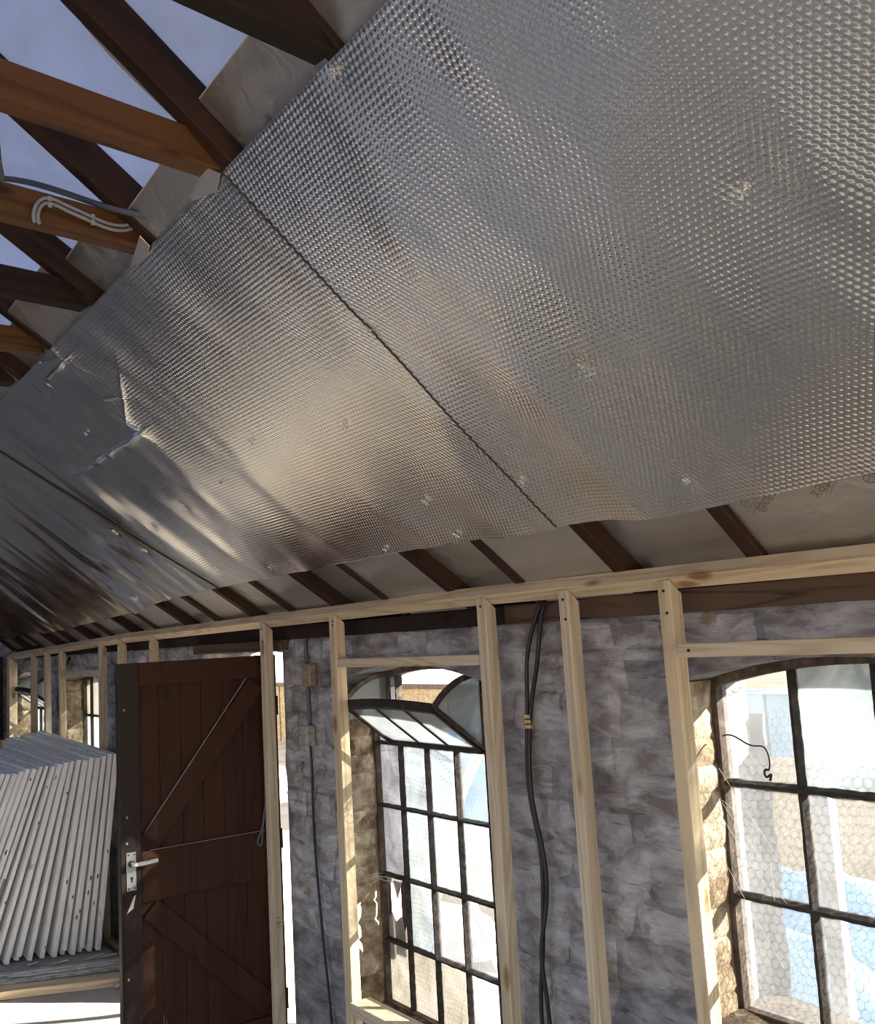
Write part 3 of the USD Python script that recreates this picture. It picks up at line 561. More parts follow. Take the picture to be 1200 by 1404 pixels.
# ------------------------------------------------------------------ windows
YW = 2.35
def arch_z(w, x): t = (x-w['x0'])/(w['x1']-w['x0'])*2-1; return w['zs'] + w['rise']*(1-t*t)
def window(name, label, w, cols, rows, panes, skip_top=(), bar_w=0.016, m=IRON):
    win = thing(name, label, 'window', kind='structure')
    outer = arch(**w); inner = outer.buffer(-0.026, join_style=2)
    obj('outer_frame', extrude_y(outer.buffer(-0.001).difference(inner), YW-0.02, YW+0.025), IRON_BROWN, win)
    x0, x1 = w['x0'], w['x1']; cx = [x0] + cols + [x1]; rz = [w['zb']] + rows
    jit = random.Random(len(cols)*7+len(rows))
    for x in cols:
        top = arch_z(w, x)-0.02 if x not in skip_top else rows[-1]
        obj('glazing_bar', rough_bar((x, YW, w['zb']+0.02), (x, YW, top), bar_w, 0.03, jit), m, win)
    for zz in rows: obj('glazing_bar', rough_bar((x0+0.02, YW-0.002, zz), (x1-0.02, YW-0.002, zz), bar_w, 0.034, jit), m, win)
    for i in range(len(cx)-1):
        for j in range(len(rz)):
            kind = panes(i, j)
            if kind is None: continue
            zt = rz[j+1] if j+1 < len(rz) else 9
            poly = sbox(cx[i]+0.003, rz[j]+0.003, cx[i+1]-0.003, zt-0.003).intersection(outer.buffer(-0.012))
            if isinstance(kind, tuple): kind, cut = kind; poly = poly.difference(cut)
            obj('pane', extrude_y(poly, YW+0.006, YW+0.009), PANE[kind], win)
    return win
def rough_bar(p0, p1, w, d, r):
    p0, p1 = np.asarray(p0, float), np.asarray(p1, float); L = np.linalg.norm(p1-p0); n = max(4, int(L/0.02)); V = []; F = []
    prof = [(-w/2, d/2), (w/2, d/2), (w/2, 0.0), (w*0.22, -d/2), (-w*0.22, -d/2), (-w/2, 0.0)]; k = len(prof)
    T = frame(p0, p1-p0, (1, 0, 0) if abs((p1-p0)[0]) < 1e-6 else (0, 0, 1))
    for i in range(n+1):
        s = 1 + r.uniform(-0.16, 0.16)
        for (a, b) in prof: V.append((a*s + r.uniform(-0.0008, 0.0008), b, L*i/n))
    V = np.array(V); sg = 1 if np.cross(T[:3, 2], T[:3, 0])[1] > 0 else -1; V[:, 1] *= sg
    for i in range(n):
        for j in range(k): q, s2 = i*k+j, i*k+(j+1) % k; F += [(q, s2, s2+k), (q, s2+k, q+k)]
    for j in range(1, k-1): F += [(0, j+1, j), (n*k, n*k+j, n*k+j+1)]
    m = trimesh.Trimesh(V, F, process=False); m.apply_transform(T); m.fix_normals(); return m
rows1 = [1.13, 1.44]
def p1(i, j):
    if j == 2: return 'clear' if i == 0 else 'frosted'
    return 'clear' if i < 2 else 'dusty'
w1 = window('window_1', 'right hand window with rusty bars, dirty panes and wire netting outside', W1, [-1.675, -1.43, -1.18], rows1, p1, bar_w=0.022)
def p3(i, j): return 'milky' if j == 2 else 'dusty'
window('window_3', 'left window seen past the free edge of the brown door', W3, [-8.14, -7.78, -7.54], rows1, p3)
def p2(i, j):
    if j == 4: return 'grey' if i in (0, 4) else None
    if i == 0:
        if j == 1: return ('milky', Polygon([(-3.82, 0.86), (-3.82, 0.70), (-3.795, 0.735), (-3.765, 0.70), (-3.72, 0.73), (-3.70, 0.665), (-3.66, 0.74), (-3.655, 0.885), (-3.70, 0.885), (-3.745, 0.80), (-3.77, 0.86)]))
        return 'milky' if j == 0 else 'grey'
    if j == 0: return 'milky' if i < 3 else 'dusty'
    if i == 1 and j > 0: return 'hazy'
    return 'clear' if (i, j) in ((3, 3), (2, 1), (3, 1)) else 'dusty'
rows2 = [H-1.278, H-1.005, H-0.714, H-0.444]
def hopper(w, win, x0, x1):
    """Bottom hung vent tipped into the room, with quarter round draught cheeks."""
    zb = rows2[-1]+0.012; Lh = 0.275; tilt = math.radians(52)
    def at(x, s, o=0.0): return np.array([x, YW-0.012 - s*math.sin(tilt) - o*math.cos(tilt), zb + s*math.cos(tilt) - o*math.sin(tilt)])
    vent = obj('vent_sash', cat([bar(at(x0, 0), at(x0, Lh), 0.026, 0.022, (1, 0, 0)), bar(at(x1, 0), at(x1, Lh), 0.026, 0.022, (1, 0, 0)), bar(at(x0, 0), at(x1, 0), 0.024, 0.028, (0, 0, 1))]), m=IRON, parent=win, label='vent sash tipped open into the room')
    n = 10; xs = np.linspace(x0-0.008, x1+0.008, n+1); t = (xs-xs[0])/(xs[-1]-xs[0])*2-1
    rail_pts = [at(x, Lh + 0.022*(1-q*q)) for x, q in zip(xs, t)]
    obj('vent_rail', cat([bar(rail_pts[i], rail_pts[i+1], 0.034, 0.036, (0, -1, 0.4)) for i in range(n)]), IRON, vent)
    b1, b2 = x0 + (x1-x0)*0.36, x0 + (x1-x0)*0.68
    for xb in (b1, b2): obj('vent_bar', bar(at(xb, 0.0), at(xb, Lh+0.01), 0.016, 0.018, (1, 0, 0)), IRON, vent)
    xe = [x0, b1, b2, x1]
    for i in range(3):
        P = [at(xe[i]+0.004, s, o) for (s, o) in ((0.008, 0.002), (0.008, 0.005), (Lh, 0.002), (Lh, 0.005))] + [at(xe[i+1]-0.004, s, o) for (s, o) in ((0.008, 0.002), (0.008, 0.005), (Lh, 0.002), (Lh, 0.005))]
        obj('vent_pane', trimesh.Trimesh(*hull(P), process=False), PANE['dusty'], vent)
    obj('vent_latch', tube([at(b1+0.012, Lh, -0.02), at(b1+0.015, Lh-0.05, -0.035), at(b1+0.05, Lh-0.09, -0.02)], 0.006), IRON, vent)
    for xc, s in ((x0-0.014, -1), (x1+0.014, 1)):
        ang = np.linspace(0, tilt, 9); R = Lh + 0.012
        pts = [(YW-0.012-R*math.sin(a), zb+R*math.cos(a)) for a in ang]
        obj('cheek_rim', cat([bar((xc, *pts[i]), (xc, *pts[i+1]), 0.022, 0.014, (1, 0, 0)) for i in range(8)] + [bar((xc, YW-0.012, zb), (xc, *pts[0]), 0.02, 0.014, (1, 0, 0)), bar((xc, YW-0.012, zb), (xc, *pts[-1]), 0.012, 0.012, (1, 0, 0))]), IRON_BROWN, vent)
        obj('cheek_pane', extrude_x(Polygon([(YW-0.012, zb)] + pts), xc-0.0015, xc+0.0015), PANE['frosted'], vent)
w2 = window('window_2', 'tall middle window with small panes and an open arched vent', W2, [-3.645, -3.447, -3.242, -3.04], rows2, p2, skip_top=(-3.447, -3.242))
hopper(W2, w2, -3.695, -3.055)
w4 = window('window_4', 'far left window with an open dark vent, behind the studs', W4, [-9.745, -9.547, -9.342, -9.14], rows2, lambda i, j: None if j == 4 and 0 < i < 4 else 'dusty', skip_top=(-9.547, -9.342))
hopper(W4, w4, -9.795, -9.155)
window('window_5', 'window beyond the right edge of the photo', W5, [0.405, 0.66, 0.915], rows1, lambda i, j: 'clear' if i != 2 else 'dusty')
window('window_6', 'last window towards the gable, beyond the right edge of the photo', W6, [2.205, 2.46, 2.715], rows1, lambda i, j: 'dusty')
# the broken pane of the middle window is backed by a scrap of brown board
bo = thing('board_scrap', 'brown chipboard scrap behind the broken pane of the middle window', 'board')
obj('sheet', cbox(-3.725, -3.65, YW+0.05, YW+0.062, 0.60, 0.90, 0.002), mottled('chipboard', [(0.3, (0.22, 0.13, 0.07)), (0.55, (0.5, 0.33, 0.2)), (0.75, (0.62, 0.45, 0.3))], 60, 0.8, bump=0.2, dist=0.004, coord='world'), bo)
obj('batten', cbox(-3.80, -3.73, YW+0.06, YW+0.08, 0.58, 0.92, 0.002), COLLAR_DARK, bo, label='dark upright batten')

# ------------------------------------------------------------------ wire netting, cobwebs and a dead stem at the windows
def netting(x0, x1, z0, z1, y, p, r):
    segs = []; s = p/math.sqrt(3); h = 1.5*s; rows = int((z1-z0)/h)+1; cols = int((x1-x0)/p)+1
    for j in range(rows):
        for i in range(cols):
            cx_, cz = x0 + p*(i+0.5*(j % 2)), z0 + h*j
            V = [np.array([cx_ + s*math.sin(a), y, cz + s*math.cos(a)]) for a in np.radians([0, 60, 120, 180])]
            for a, b in ((0, 1), (1, 2), (2, 3)): segs.append((V[a], V[b]))
    A = np.array([q[0] for q in segs]); B = np.array([q[1] for q in segs]); wob = lambda P: P + np.c_[0.004*np.sin(P[:, 2]*31+P[:, 0]*13), 0.012*np.sin(P[:, 0]*5+P[:, 2]*3), 0.004*np.sin(P[:, 0]*27)]
    A, B = wob(A), wob(B); t = B-A; t /= np.linalg.norm(t, axis=1, keepdims=True); u = np.cross(t, [0, 1, 0]); u /= np.linalg.norm(u, axis=1, keepdims=True); w_ = np.cross(t, u)
    n = len(A); V = []
    for P in (A, B):
        for a in (0, 2*math.pi/3, 4*math.pi/3): V.append(P + r*(math.cos(a)*u + math.sin(a)*w_))
    V = np.stack(V, 1).reshape(-1, 3); f = np.array([(0, 1, 4), (0, 4, 3), (1, 2, 5), (1, 5, 4), (2, 0, 3), (2, 3, 5)])
    return trimesh.Trimesh(V, (np.arange(n)[:, None, None]*6 + f[None]).reshape(-1, 3), process=False)
tag(obj('wire_netting', netting(-1.96, -0.9, 0.8, 1.62, 2.53, 0.027, 0.0009), WIRE), 'hexagonal wire netting outside the right hand window', 'wire netting', kind='stuff')
tag(obj('wire_netting', netting(-3.68, -2.98, 0.4, 1.46, 2.53, 0.022, 0.0008), WIRE), 'hexagonal wire netting outside the middle window', 'wire netting', kind='stuff')
# a crumpled roll of netting caught behind the open vent
roll = netting(-3.62, -3.06, 1.50, 1.64, 2.56, 0.022, 0.0010); v = roll.vertices
roll.vertices = np.c_[v[:, 0], v[:, 1] + 0.05*np.sin(v[:, 2]*40), v[:, 2] + 0.03*np.sin(v[:, 0]*11+0.6)]
tag(obj('wire_netting', roll, WIRE), 'crumpled end of wire netting showing behind the open vent', 'wire netting', kind='stuff')
rw = random.Random(5); ws = []
for q in range(5):
    a = np.array([-1.925, YW-0.03, rw.uniform(1.2, 1.5)]); b = np.array([-1.925+rw.uniform(0.1, 0.2), YW-0.015, a[2]-rw.uniform(0.1, 0.25)]); ws.append(tube([a, (a+b)/2-np.array([0, 0, 0.004]), b], 0.0004, 4))
for q in range(8):
    a = np.array([-1.79, YW-0.012, 1.175]); an = q/8*6.28; ws.append(tube([a, a+np.array([0.06*math.cos(an), 0, 0.06*math.sin(an)])], 0.00035, 4))
tag(obj('cobweb', cat(ws), WEB), 'torn cobweb strands across the left panes of the right hand window', 'cobweb', kind='stuff')
ws = []
for q in range(14):
    a = np.array([-3.845+rw.uniform(0, 0.03), YW-0.035-rw.uniform(0, 0.08), 0.893+rw.uniform(-0.01, 0.015)]); b = a + np.array([rw.uniform(0.03, 0.11), rw.uniform(-0.01, 0.02), rw.uniform(-0.015, 0.012)]); ws.append(tube([a, (a+b)/2-np.array([0, 0, 0.004]), b], 0.0007, 4))
tag(obj('cobweb', cat(ws), WEB), 'small dusty cobweb at the broken pane of the middle window', 'cobweb', kind='stuff')
tag(obj('dead_stem', cat([tube([(-1.90, 2.32, 1.575), (-1.84, 2.318, 1.568), (-1.79, 2.316, 1.553), (-1.762, 2.316, 1.552), (-1.748, 2.316, 1.53), (-1.752, 2.316, 1.49)], 0.0022, 6), tube([(-1.752, 2.316, 1.49), (-1.764, 2.314, 1.485), (-1.758, 2.314, 1.472), (-1.748, 2.316, 1.478), (-1.75, 2.316, 1.463)], 0.0035, 6)]), TWIG), 'thin dead stem dangling inside the right hand window', 'stem')

# ------------------------------------------------------------------ the brown door, open into the room
dr = thing('door_1', 'dark brown ledged and braced plank door standing open, with a lever handle', 'door', kind='structure')
DX, DT = -4.462, 0.02                      # planks' face; rails stand proud towards +x
ZB, ZT, YA, YB = 0.012, 1.862, 1.388, 2.150
FX = -4.42
yk = YA+0.088; wpl = (YB-0.07-yk)/6
for i in range(6):
    pl = cbox(DX, DX+DT+(0.0015 if i % 2 else 0.0), yk+wpl*i, yk+wpl*(i+1), ZB+0.05, ZT-0.05, 0.004); obj('plank', pl, DOOR_WOOD, dr)
obj('stile', cbox(DX-0.002, FX, YA, YA+0.09, ZB, ZT, 0.003), DOOR_DARK, dr, label='lock stile')
obj('stile', cbox(DX-0.002, FX, YB-0.075, YB, ZB, ZT, 0.003), DOOR_WOOD, dr, label='hinge stile')
for (za, zb, lab) in ((ZT-0.105, ZT, 'top rail'), (0.83, 1.045, 'middle rail'), (ZB, 0.22, 'bottom rail')):
    obj('rail', cbox(DX+0.001, FX-0.002, YA+0.09, YB-0.075, za, zb, 0.003), DOOR_WOOD, dr, label=lab)
xb = DX+DT+0.0105
obj('brace', bar((xb, YA+0.135, 1.085), (xb, YB-0.10, 1.73), 0.095, 0.019, (1, 0, 0), 0.003), DOOR_WOOD, dr, label='upper diagonal brace')
obj('brace', bar((xb, YA+0.13, 0.80), (xb, YB-0.09, 0.27), 0.095, 0.019, (1, 0, 0), 0.003), DOOR_WOOD, dr, label='lower diagonal brace')
DUST = plain('dust_on_ledges', (0.30, 0.25, 0.2), 0.9)
obj('dust_line', bar((xb+0.004, YA+0.11, 1.125), (xb+0.004, YB-0.135, 1.782), 0.004, 0.009, (1, 0, 0), 0.001), DUST, dr)
obj('dust_line', bar((FX-0.006, YA+0.13, 1.0465), (FX-0.006, YB-0.08, 1.0465), 0.003, 0.010, (1, 0, 0), 0.001), DUST, dr)
obj('dust_line', bar((FX-0.006, YA+0.26, 0.2215), (FX-0.006, YB-0.26, 0.2215), 0.003, 0.010, (1, 0, 0), 0.001), DUST, dr)
hy, hz = 1.433, 0.972
hp = obj('handle_plate', cbox(FX, FX+0.004, hy-0.021, hy+0.021, hz-0.08, hz+0.08, 0.0015), ALU, dr, label='satin aluminium lock plate')
for dy in (-0.013, 0.013):
    for dz in (-0.07, 0.07):
        c = trimesh.creation.cylinder(radius=0.0036, height=0.003, sections=10); c.apply_transform(trimesh.transformations.rotation_matrix(math.pi/2, [0, 1, 0])); c.apply_translation([FX+0.0045, hy+dy, hz+dz]); obj('screw', c, SCREW, hp)
obj('keyhole', cat([bar((FX+0.0045, hy, hz-0.045), (FX+0.0045, hy, hz-0.027), 0.006, 0.002, (1, 0, 0), 0.0004), bar((FX+0.0045, hy, hz-0.033), (FX+0.0045, hy, hz-0.022), 0.010, 0.002, (1, 0, 0), 0.0004)]), SCREW, hp)
c = trimesh.creation.cylinder(radius=0.014, height=0.012, sections=20); c.apply_transform(trimesh.transformations.rotation_matrix(math.pi/2, [0, 1, 0])); c.apply_translation([FX+0.010, hy-0.002, hz+0.033]); obj('handle_rose', c, SCREW, hp)
lv = []
path = [(FX+0.012, hy-0.004, hz+0.033), (FX+0.040, hy-0.002, hz+0.033), (FX+0.046, hy+0.018, hz+0.033), (FX+0.045, hy+0.06, hz+0.034), (FX+0.043, hy+0.105, hz+0.037)]
for a, b in zip(path[:-1], path[1:]): lv.append(bar(a, b, 0.018, 0.012, (1, 0.2, 0), 0.003))
obj('lever', cat(lv), ALU, hp, label='lever handle')
ch = Polygon([(hy-0.022, hz-0.172), (hy+0.006, hz-0.155), (hy+0.018, hz-0.10), (hy+0.008, hz-0.108), (hy-0.006, hz-0.14)])
obj('bare_patch', extrude_x(ch, FX, FX+0.0008), plain('bare_wood', (0.7, 0.66, 0.56), 0.8), dr, label='pale patch where the paint is chipped')
for (a, b) in ((YA+0.025, 1.66), (YA+0.03, 1.20), (YA+0.028, 1.09), (YA+0.026, 0.53)):
    s = trimesh.creation.icosphere(1, 0.006); s.apply_scale([0.2, 0.8, 1]); s.apply_translation([FX, a, b]); obj('paint_fleck', s, plain('fleck', (0.4, 0.37, 0.32), 0.8) if not stage.GetPrimAtPath('/World/Looks/fleck') else UsdShade.Material.Get(stage, '/World/Looks/fleck'), dr)
for zz in (0.28, 1.0, 1.62):
    hg = obj('hinge', cat([cbox(FX, FX+0.003, YB-0.06, YB-0.004, zz-0.045, zz+0.045, 0.001), tube([(FX+0.004, YB-0.002, zz-0.045), (FX+0.004, YB-0.002, zz+0.045)], 0.006, 8, False)]), IRON, dr)
obj('loose_wire', tube([(FX+0.012, 2.09, 1.22), (FX+0.018, 2.055, 1.12), (FX+0.016, 2.03, 1.03), (FX+0.014, 2.022, 0.995), (FX+0.014, 2.03, 0.985), (FX+0.016, 2.045, 1.03), (FX+0.016, 2.08, 1.10)], 0.004), CABLE_DARK, dr, label='loop of grey wire hooked on the hinge side')

# ------------------------------------------------------------------ white panels stacked on edge behind the door, on a pile of grey sheets
pile = thing('sheet_pile', 'low pile of grey sheets with flaking white edges under the white panels', 'sheets')
pm_ = trimesh.creation.extrude_polygon(Polygon([(-9.2, 0.3), (-6.98, 0.3), (-6.36, 1.985), (-9.2, 1.985)]), 0.071, engine='earcut'); pm_.apply_translation([0, 0, 0.004]); obj('sheet', pm_, GREY_SHEET, pile)
rs = random.Random(8)
for k in range(9):
    x0 = -6.60 + 0.020*k + rs.uniform(-0.01, 0.015); zz = 0.066 - 0.007*k; y0 = 1.35 + rs.uniform(-0.1, 0.12); pts = []
    if zz < 0.008: break
    ys = np.linspace(y0, 1.985, 14); xf = [x0 + 0.37*(yy-1.33) + rs.uniform(-0.012, 0.012) for yy in ys]
    poly = Polygon([(x0-0.2+0.37*(y0-1.33), y0)] + list(zip(xf, ys)) + [(x0-0.2+0.37*0.655, 1.985)])
    m = trimesh.creation.extrude_polygon(poly, 0.006, engine='earcut'); m.apply_translation([0, 0, zz]); obj('flaking_layer', m, FLAKY if k % 3 else GREY_SHEET, pile)
for (x, y2, a, L) in ((-6.50, 1.62, 0.3, 0.09), (-6.44, 1.80, -0.4, 0.12), (-6.60, 1.50, 0.9, 0.06), (-6.42, 1.88, 1.2, 0.1)):
    obj('flake', bar((x, y2, 0.084), (x+L*math.sin(a)*0.3, y2+L, 0.090), 0.018, 0.003, (0, 0, 1), 0.0006), FLAKY, pile)
NP = 25
for k in range(NP):
    t = k/(NP-1)                                     # from the wall towards the room
    yt = 2.035 - 0.815*t; yb = yt - 1.18*np.interp(t, [0, 0.2, 0.35, 0.5, 0.7, 1], [0.10, 0.16, 0.26, 0.33, 0.35, 0.36]); xe = -6.56 - 0.44*t + rs.uniform(-0.012, 0.012); Lx = 1.92 + rs.uniform(-0.05, 0.05); th = rs.choice((0.022, 0.025, 0.028)); zt = 1.272 + rs.uniform(-0.008, 0.010) - 0.11*t
    zb0 = 0.079 + rs.uniform(0.0, 0.006); o = np.array([xe, yb, zb0]); tp = np.array([xe+0.04*(1-t), yt, zt]); ez = (tp-o)/np.linalg.norm(tp-o)
    pn = thing('painted_board', 'white painted board on edge in the leaning stack, %s counting from the wall' % ordn[k], 'board', frame(o, ez, (-1, 0, 0)), 'white boards stacked on edge')
    hgt = np.linalg.norm(tp-o)
    slab = cbox(0, Lx, -th/2, th/2, 0, hgt, 0.0022); v = slab.vertices
    if k in (2, 4, 8, 12, 15): slab = cat([cbox(0, Lx, -th/2, th/2, 0.03, hgt, 0.0022), cbox(0.02+0.01*(k % 3), Lx, -th/2, th/2, 0.0, 0.031, 0.0015)])
    obj('panel', slab, WHITE_BOARD if k % 3 else WHITE_CHIP, pn)
    for q in range(rs.choice((0, 1, 1, 2))):
        hh = rs.uniform(0.04, hgt-0.05); s = trimesh.creation.icosphere(1, 0.006); s.apply_scale([0.25, rs.uniform(0.5, 0.9), rs.uniform(0.8, 3.0)]); s.apply_translation([-0.0003, rs.uniform(-0.3, 0.3)*th, hh]); obj('chip', s, BEAM_OLD, pn, label='dark chip in the white edge')
    if k in (12, 16, 20, 22):
        hh = hgt*(0.35 + 0.1*(k % 4)); c = cbox(-0.0012, 0.004, -th/2-0.0005, th*0.2, hh, hh+0.10, 0.0005); obj('bare_edge', c, plain('bare_edge_wood', (0.24, 0.21, 0.17), 0.8) if not stage.GetPrimAtPath('/World/Looks/bare_edge_wood') else UsdShade.Material.Get(stage, '/World/Looks/bare_edge_wood'), pn, label='strip of bare grey wood')
timber('plank', 'dark plank standing behind the free edge of the brown door', 'plank', (-6.10, 1.995, 0.01), (-6.13, 2.02, 1.05), 0.09, 0.025, (0.9, -0.4, 0), OLD_WOOD)
rb = random.Random(21)
for k, (x, y2, s) in enumerate(((-6.0, 1.88, 0.045), (-6.07, 1.93, 0.06), (-5.95, 1.95, 0.04), (-6.02, 1.99, 0.05))):
    pts = [(x+rb.uniform(-s, s), y2+rb.uniform(-s, s), 0.004+rb.uniform(0, s*0.9)) for _ in range(14)]
    tag(obj('rubble', trimesh.Trimesh(*hull(pts), process=False), STONES[k % 3]), 'lump of broken masonry in the corner behind the door, %s from the panels' % ordn[k], 'rubble', 'rubble behind the door')
timber('plank_end', 'cut end of a brown plank poking in at the left edge of the photo', 'plank', (-5.30, 1.085, 1.50), (-5.6, 0.5, 1.53), 0.045, 0.07, (0.9, -0.4, 0), COLLAR)
timber('trestle_leg', 'pine post holding up the cut plank end at the left edge', 'post', (-5.62, 0.50, 0.0), (-5.62, 0.50, 1.48), 0.05, 0.05, (1, 0, 0), PINE)

gx, gy = np.meshgrid(np.linspace(-5.6, -3.7, 60), np.linspace(-2.0, -0.1, 60), indexing='ij')
tag(obj('dust_sheet', grid_mesh(gx + 0.06*np.sin(gy*5), gy + 0.05*np.sin(gx*4), 0.012 + 0.03*np.abs(meshkit.fbm(np.stack([gx*3, gy*3, 0*gx], -1), 4, 31)-0.5)), plain('dust_sheet_white', (0.82, 0.83, 0.86), 0.6), smooth=True), 'white dust sheet spread out on the workshop floor', 'dust sheet')
# ------------------------------------------------------------------ cables and boxes on the wall and roof
def wire(name, lab, pts, r, m, catg='cable', parts=()):
    t = thing(name, lab, catg); obj('sheath', tube(pts, r), m, t, smooth=True)
    for (nm, mesh, mm) in parts: obj(nm, mesh, mm, t)
    return t
yc = 2.135
tape = tube([(-2.534, yc-0.002, H-0.262), (-2.536, yc-0.002, H-0.282), (-2.537, yc-0.002, H-0.302)], 0.0145, 10)
wire('black_cable', 'black cable hanging against the wall, wrapped with tan tape bands, left one at the top', [(-2.45, yc+0.01, H+0.085), (-2.49, yc, H+0.0), (-2.522, yc-0.002, H-0.10), (-2.532, yc, H-0.18), (-2.541, yc, H-0.28), (-2.556, yc, H-0.42), (-2.548, yc, H-0.56), (-2.520, yc, H-0.68), (-2.526, yc, H-0.88), (-2.538, yc, H-1.0), (-2.560, yc, H-1.12), (-2.556, yc, H-1.4), (-2.55, yc, H-1.86)], 0.0072, BLACK,
     parts=[('tape_band', tube([(-2.535, yc-0.002, H-0.283-0.016*q), (-2.5352, yc-0.002, H-0.290-0.016*q), (-2.5354, yc-0.002, H-0.294-0.016*q)], 0.0145, 10), TAPE) for q in (-1, 0, 1)])
wire('black_cable', 'thick black cable hanging against the wall, right of the taped one at the top', [(-2.432, yc+0.01, H+0.085), (-2.45, yc, H+0.0), (-2.47, yc-0.002, H-0.10), (-2.505, yc, H-0.2), (-2.526, yc, H-0.28), (-2.54, yc-0.004, H-0.42), (-2.532, yc-0.006, H-0.56), (-2.505, yc-0.004, H-0.68), (-2.510, yc-0.002, H-0.88), (-2.53, yc-0.014, H-1.0), (-2.53, yc-0.008, H-1.12), (-2.527, yc, H-1.4), (-2.52, yc, H-1.86)], 0.0072, BLACK)
cable2 = [(-4.10, 2.15, H+0.03), (-4.10, 2.148, H-0.08)]
wire('wall_cable', 'dark cable running down the wall between the two socket boxes beside the door', [(-4.105, 2.152, H+0.03), (-4.098, 2.150, H-0.12), (-4.092, 2.150, H-0.25), (-4.09, 2.150, H-0.37)], 0.009, CABLE_DARK)
wire('wall_cable', 'thin dark cable running down the wall below the lower socket box', [(-4.092, 2.150, H-0.45), (-4.086, 2.150, H-0.60), (-4.088, 2.149, H-0.80), (-4.07, 2.149, H-1.05), (-4.04, 2.149, H-1.3), (-4.0, 2.15, H-1.58), (-3.99, 2.15, H-1.86)], 0.0055, BLACK)
bxs = thing('socket_box', 'brown grubby box fixed to the wall above the pale socket box', 'socket box'); 
obj('body', cbox(-4.095, -4.015, 2.118, 2.158, H-0.185, H-0.085, 0.006), SOCKET, bxs)
bxs = thing('socket_box', 'dirty white socket box on the wall beside the door', 'socket box')
obj('body', cbox(-4.135, -4.05, 2.112, 2.158, H-0.452, H-0.362, 0.006), SOCKET_W, bxs)
for dx in (-0.018, 0.018): obj('screw', trimesh.creation.box([0.006, 0.003, 0.006], transform=trimesh.transformations.translation_matrix([-4.092+dx, 2.1115, H-0.405])), SCREW, bxs)
wire('curved_cable', 'black cable curving down the far wall between the left studs', [(-8.0, 2.14, 1.90), (-8.16, 2.13, 1.78), (-8.24, 2.12, 1.62), (-8.22, 2.12, 1.45), (-8.08, 2.13, 1.30), (-7.98, 2.14, 1.1)], 0.012, BLACK)
# cables clipped to the second orange collar
cz = H + 1.13
side = lambda y2, dz, o=0.006: np.array([-2.602 + 0.15*(0.875-y2) + o, y2, cz+dz])
for k, (oz, lab) in enumerate(((0.0, 'lower grey cable clipped along the side of the orange collar beam'), (0.014, 'upper grey cable clipped along the side of the orange collar beam'))):
    pts = [side(0.62-0.012*k, -0.012), side(0.62-0.012*k, 0.03), side(0.635, 0.048+oz), side(0.68, 0.046+oz), side(0.74, 0.034+oz), side(0.80, 0.024+oz), side(0.85, 0.030+oz), side(0.885, 0.052+oz)]
    wire('clipped_cable', lab, pts, 0.0052, CABLE_GREY, parts=[('clip', trimesh.creation.box([0.006, 0.010, 0.016], transform=trimesh.transformations.translation_matrix(side(yy, 0.046+oz-(0.018 if yy > 0.7 else 0.0), 0.01))), SOCKET_W) for yy in (0.645, 0.76)])
wire('roof_cable', 'slate grey cable slung under the dark rafters at the left', [RP(-3.1, 2.0, 0.02), RP(-2.893, 1.93, 0.022), RP(-2.741, 1.82, 0.018), RP(-2.625, 1.70, 0.012), RP(-2.52, 1.60, 0.004), RP(-2.50, 1.56, -0.02)], 0.0085, CABLE_DARK)
wire('roof_cable', 'grey cable hanging down between the collar beams at the left edge', [(-2.10, 0.40, cz+0.02), (-2.2, 0.445, cz+0.0), (-2.30, 0.47, cz+0.0), (-2.39, 0.489, cz+0.01), (-2.42, 0.45, cz+0.06)], 0.006, CABLE_DARK)
wire('roof_cable', 'grey cable fixed along the left edge of the brown rafter above the orange collar', [RP(-2.088, 2.5, -0.02), RP(-2.090, 2.0, -0.02), RP(-2.094, 1.85, -0.01), RP(-2.10, 1.72, -0.02), RP(-2.108, 1.64, -0.03)], 0.008, CABLE_GREY)

# ------------------------------------------------------------------ outside
gx, gy = np.meshgrid(np.linspace(-30, 30, 241), np.linspace(2.5, 40, 151), indexing='ij')
gz = -0.05 + 0.10*(meshkit.fbm(np.stack([gx*0.8, gy*0.8, gx*0], -1), 4, 9)-0.5)*np.clip((gy-2.5)/1.5, 0, 1)
YARD = mottled('yard_ground', [(0.3, (0.22, 0.17, 0.11)), (0.5, (0.32, 0.25, 0.175)), (0.7, (0.38, 0.33, 0.25))], 1.6, 0.95, detail=9, bump=0.4, dist=0.05, coord='world')
tag(obj('ground', grid_mesh(gx, gy, gz), YARD, smooth=True), 'sunlit sandy yard outside the windows', 'ground', kind='structure')
gx, gy = np.meshgrid(np.linspace(3.4, 30, 60), np.linspace(-30, 2.5, 60), indexing='ij')
tag(obj('ground', grid_mesh(gx, gy, 0*gx-0.04), YARD), 'sandy ground outside the open gable', 'ground', kind='structure')
gx, gy = np.meshgrid(np.linspace(-30, 3.4, 60), np.linspace(-30, -3.6, 60), indexing='ij')
tag(obj('ground', grid_mesh(gx, gy, 0*gx-0.04), YARD), 'sandy ground behind the opposite wall', 'ground', kind='structure')
TARP = mottled('blue_tarpaulin', [(0.3, (0.08, 0.22, 0.38)), (0.55, (0.15, 0.34, 0.52)), (0.75, (0.28, 0.46, 0.58))], 3, 0.45, bump=0.3, dist=0.03, coord='world')
STRAW = mottled('straw', [(0.3, (0.22, 0.13, 0.05)), (0.5, (0.36, 0.24, 0.11)), (0.7, (0.45, 0.34, 0.19))], 18, 0.9, bump=0.8, dist=0.03, coord='world')
